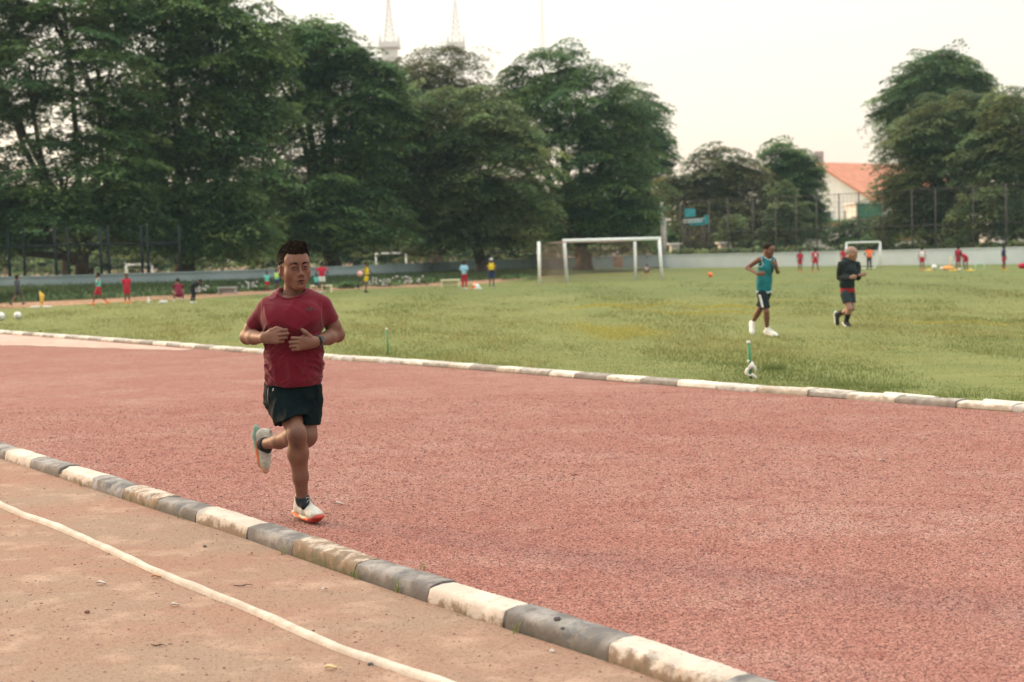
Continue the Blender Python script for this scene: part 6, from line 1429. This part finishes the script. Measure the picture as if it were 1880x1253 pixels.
# ------------------------------------------------------------------ balls, cones and other gear
M_ball = mat('white_ball', (.66, .65, .62), (.74, .73, .70), scale=9, rough=.5)
def ball(px, py, r, lab, m=M_ball, z=None, d=None):
    c = G(px, py, .02) if d is None else Y(px, py, d); c = c+V(0, 0, r) if d is None else c
    mb = MB().ball(V(0, 0, 0), r, 20, 12); o = MB.build(mb, 'ball', m, None, True); o.location = tuple(c)
    seam = MB()
    for a in range(3):
        ax_ = np.eye(3)[a]; b_ = np.eye(3)[(a+1) % 3]; seam.tube([(ax_*math.cos(t)+b_*math.sin(t))*r*1.0 for t in np.linspace(0, 6.283, 25)], r*.03, 4, False)
    sm = seam.build('seam', M_stone if m is M_ball else m, None); sm.parent = o
    tag(o, lab, 'ball', 'balls'); return o
ball(33, 586.5, .11, 'round white ball on the grass near the left edge, the whole one'); ball(2, 589, .12, 'white ball cut off by the left edge of the picture')
ball(661, 503, .12, 'pale pink ball in the air left of the kicking child', mat('pink_ball', (.70, .36, .33), (.75, .42, .38), scale=8), d=61.5)
ball(1715, 496.5, .15, 'white ball on the grass in front of the right wall')
ball(1304, 509, .12, 'small orange ball lying alone on the grass right of the big goal', mat('orange_ball', (.85, .16, .06), (.9, .2, .08), scale=8))
M_oc = mat('orange_cone', (.80, .20, .05), (.85, .25, .08), scale=6, rough=.5); M_yc = mat('yellow_cone', (.75, .50, .08), (.8, .55, .1), scale=6, rough=.5); M_lime = mat('lime_cone', (.45, .60, .15), (.5, .65, .2), scale=6)
def cone(px, py, h_, m, lab, r=None):
    b = G(px, py, .02); e = empty('marker_cone', b, lab, 'cone', 'training cones'); r = r or h_*.32
    MB().tube([b+V(0, 0, .02), b+V(0, 0, h_)], [r, r*.15], 12).build('cone_body', m, e, True); MB().box(b+V(0, 0, .012), (r*2.6, r*2.6, .022)).build('base', m, e); MB().tube([b+V(0, 0, h_*.45), b+V(0, 0, h_*.65)], [r*.66, r*.50], 12).build('stripe', M_white, e, True)
cone(872, 530, .30, M_oc, 'orange cone right of the child in red trousers', .18); cone(877, 530.5, .22, M_white, 'white cone touching the orange cone', .14)
cone(1706, 497, .10, M_yc, 'flat yellow cone left of the white ball', .14); cone(1754, 497.5, .10, M_yc, 'flat yellow cone at the feet of the child in navy', .12); cone(1782, 497.5, .10, M_yc, 'flat yellow cone behind the bending child', .14)
def flagset(px, py, lab):
    b = G(px, py, .02); e = empty('flag_pole', b, lab, 'flag'); MB().tube([b, b+V(-.03, 0, .60)], .018, 8).build('pole', M_yc, e, True)
    rows = [[b+V(-.02+.0*k, 0, .56-.09*k)+V(.16*u*(1-.12*k), .03*math.sin(u*5+k), -.10*u) for u in np.linspace(0, 1, 7)] for k in range(5)]
    f = MB().grid(rows).build('flag', mat('orange_yellow_flag', (.75, .35, .06), (.78, .50, .10), scale=4, rough=.8), e, True); f.modifiers.new('t', 'SOLIDIFY').thickness = .004
    for s_ in (-1, 1): MB().tube([b+V(s_*.22+.15*math.cos(t), .12*math.sin(t), .03) for t in np.linspace(0, 6.283, 17)], .022, 6, False).build('base_ring', M_white, e, True)
flagset(76, 565, 'small orange yellow flag on a pole between two white rings at the left')
def bottle(px, py, lab):
    b = G(px, py, .02); e = empty('bottle', b, lab, 'bottle'); MB().tube([b, b+V(0, 0, .15), b+V(0, 0, .19), b+V(0, 0, .24)], [.045, .045, .02, .018], 12).build('bottle_body', M_white, e, True); MB().tube([b+V(0, 0, .241), b+V(0, 0, .27)], .021, 10).build('lid', M_ball, e, True)
bottle(273, 559, 'white bottle on the grass right of the lone standing child')
def bag(px, py, l, h_, m, lab, cat='bag', m2=None):
    b = G(px, py, .02); e = empty('sports_bag', b, lab, cat); F_ = Field(b-V(l, .4, .1), b+V(l, .4, h_+.2), .03)
    F_.cap(b+V(-l/2+h_/2, 0, h_/2), b+V(l/2-h_/2, 0, h_/2), h_/2, h_/2*.9, .05); F_.cut(b, V(0, 0, -1)); F_.mesh('bag_body', m, e); MB().tube([b+V(-l*.2, 0, h_*.9), b+V(-l*.1, 0, h_*1.15), b+V(l*.1, 0, h_*1.15), b+V(l*.2, 0, h_*.9)], .015, 6).build('handle', m2 or m, e, True)
bag(300, 557.5, .35, .10, wh, 'flat white bag on the grass left of the crouching adult'); bag(1741, 496.5, .60, .22, mat('orange_bag', (.85, .36, .12), (.9, .45, .2), scale=3), 'orange bag on the grass beside a white one'); bag(1729, 496.5, .25, .18, wh, 'small white bag touching the orange bag'); bag(1880, 493.5, .60, .28, rd, 'crimson bag at the right edge before the wall'); bag(1762, 498, .2, .14, wh, 'tiny white bag at the feet of the bending child')
def hurdle(px, py, w_, h_, m, lab):
    b = G(px, py, .02); e = empty('hurdle', b, lab, 'hurdle', 'training hurdles')
    for s_ in (-1, 1): MB().tube([b+V(s_*w_/2, .25, .02), b+V(s_*w_/2, 0, .02), b+V(s_*w_/2, 0, h_)], .022, 8).build('leg', m, e, True)
    MB().tube([b+V(-w_/2, 0, h_), b+V(w_/2, 0, h_)], .022, 8).build('bar', m, e, True)
hurdle(1799, 496, .45, .32, mat('pale_green_plastic', (.35, .58, .45), (.4, .62, .5), scale=4), 'pale green hurdle right of the bending child'); 
b = G(1745, 497, .02); e = empty('marker_pole', b, 'thin yellow pole standing in front of the right wall', 'pole'); MB().tube([b, b+V(0, 0, .75)], .018, 8).build('pole', M_yc, e, True); MB().tube([b, b+V(0, 0, .05)], [.12, .04], 12).build('base', M_yc, e, True)
M_cream = mat('cream_board', (.62, .56, .36), (.68, .62, .42), scale=3, rough=.7)
def bench(px, py, w_, h_, m, lab, z=.02):
    b = G(px, py, z); e = empty('bench', b, lab, 'bench', 'low benches and boxes'); 
    MB().box(b+V(0, 0, h_-.04), (w_, .38, .07)).build('seat', m, e, bevel=.01); MB().box(b+V(0, .0, h_*.45), (w_*.96, .05, h_*.55)).build('panel', m, e)
    for s_ in (-1, 1): MB().box(b+V(s_*w_*.42, 0, (h_-.08)/2), (.07, .34, h_-.08)).build('leg', m, e)
bench(827, 526.5, .92, .34, M_cream, 'cream coloured low bench left of the child in red trousers'); bench(600, 537, .45, .32, M_cream, 'small cream box beside the person in red shirt'); bench(576, 530, .30, .16, M_cream, 'low cream box between the runner and the person in red')
bench(418, 541, .85, .34, M_conc, 'grey stone bench in the shade right of the second trunk')
# white flowering plants at the foot of the bank
M_wf = mat('white_flowers', (.42, .40, .40), (.5, .48, .48), scale=4)
rs = RS(61)
for q, (x0, x1, yy, lab) in enumerate(((452, 488, 535, 'low shrub dotted with white flowers left of the head of the runner'), (365, 395, 541, 'low shrub dotted with white flowers left of the stone bench'), (690, 735, 527, 'low shrub with white flowers right of the kicking child'), (745, 790, 524, 'low shrub with white flowers left of the cream bench'), (930, 985, 516, 'low dark shrub by the left net post of the goal'), (620, 655, 531, 'low dark shrub behind the shoulder of the runner'))):
    a, b_ = G(x0, yy, 0), G(x1, yy, 0); e = empty('shrub', (a+b_)/2, lab, 'shrub', 'low shrubs at the foot of the bank'); n_ = 26
    cc = np.array([a+(b_-a)*t+V(0, rs.rand()*.8, .15+.25*rs.rand()) for t in rs.rand(n_)]); leaf_mesh('foliage', cc, .25+.15*rs.rand(n_), 62+q, 40, M_leaf, e, size=.12)
    if q < 4: fp = a+(b_-a)*rs.rand(26)[:, None]+np.c_[rs.rand(26)*.3-.5, rs.rand(26)*.3-.45, .12+.35*rs.rand(26)]; mb = MB(); [mb.ball(p, .045, 6, 4) for p in fp]; tag(mb.build('flowers', M_wf, e), kind='stuff')

# ------------------------------------------------------------------ thin evening haze
hm = bpy.data.materials.new('haze'); hm.use_nodes = True; t = hm.node_tree; t.nodes.clear()
pv = N('ShaderNodeVolumePrincipled', t); pv.inputs['Color'].default_value = (.55, .82, .90, 1); pv.inputs['Density'].default_value = .00028; pv.inputs['Anisotropy'].default_value = .0
ou = N('ShaderNodeOutputMaterial', t); t.links.new(pv.outputs[0], ou.inputs['Volume'])
hb = MB().box((0, 205, 59), (900, 530, 122)).build('haze', hm); tag(hb, kind='stuff')
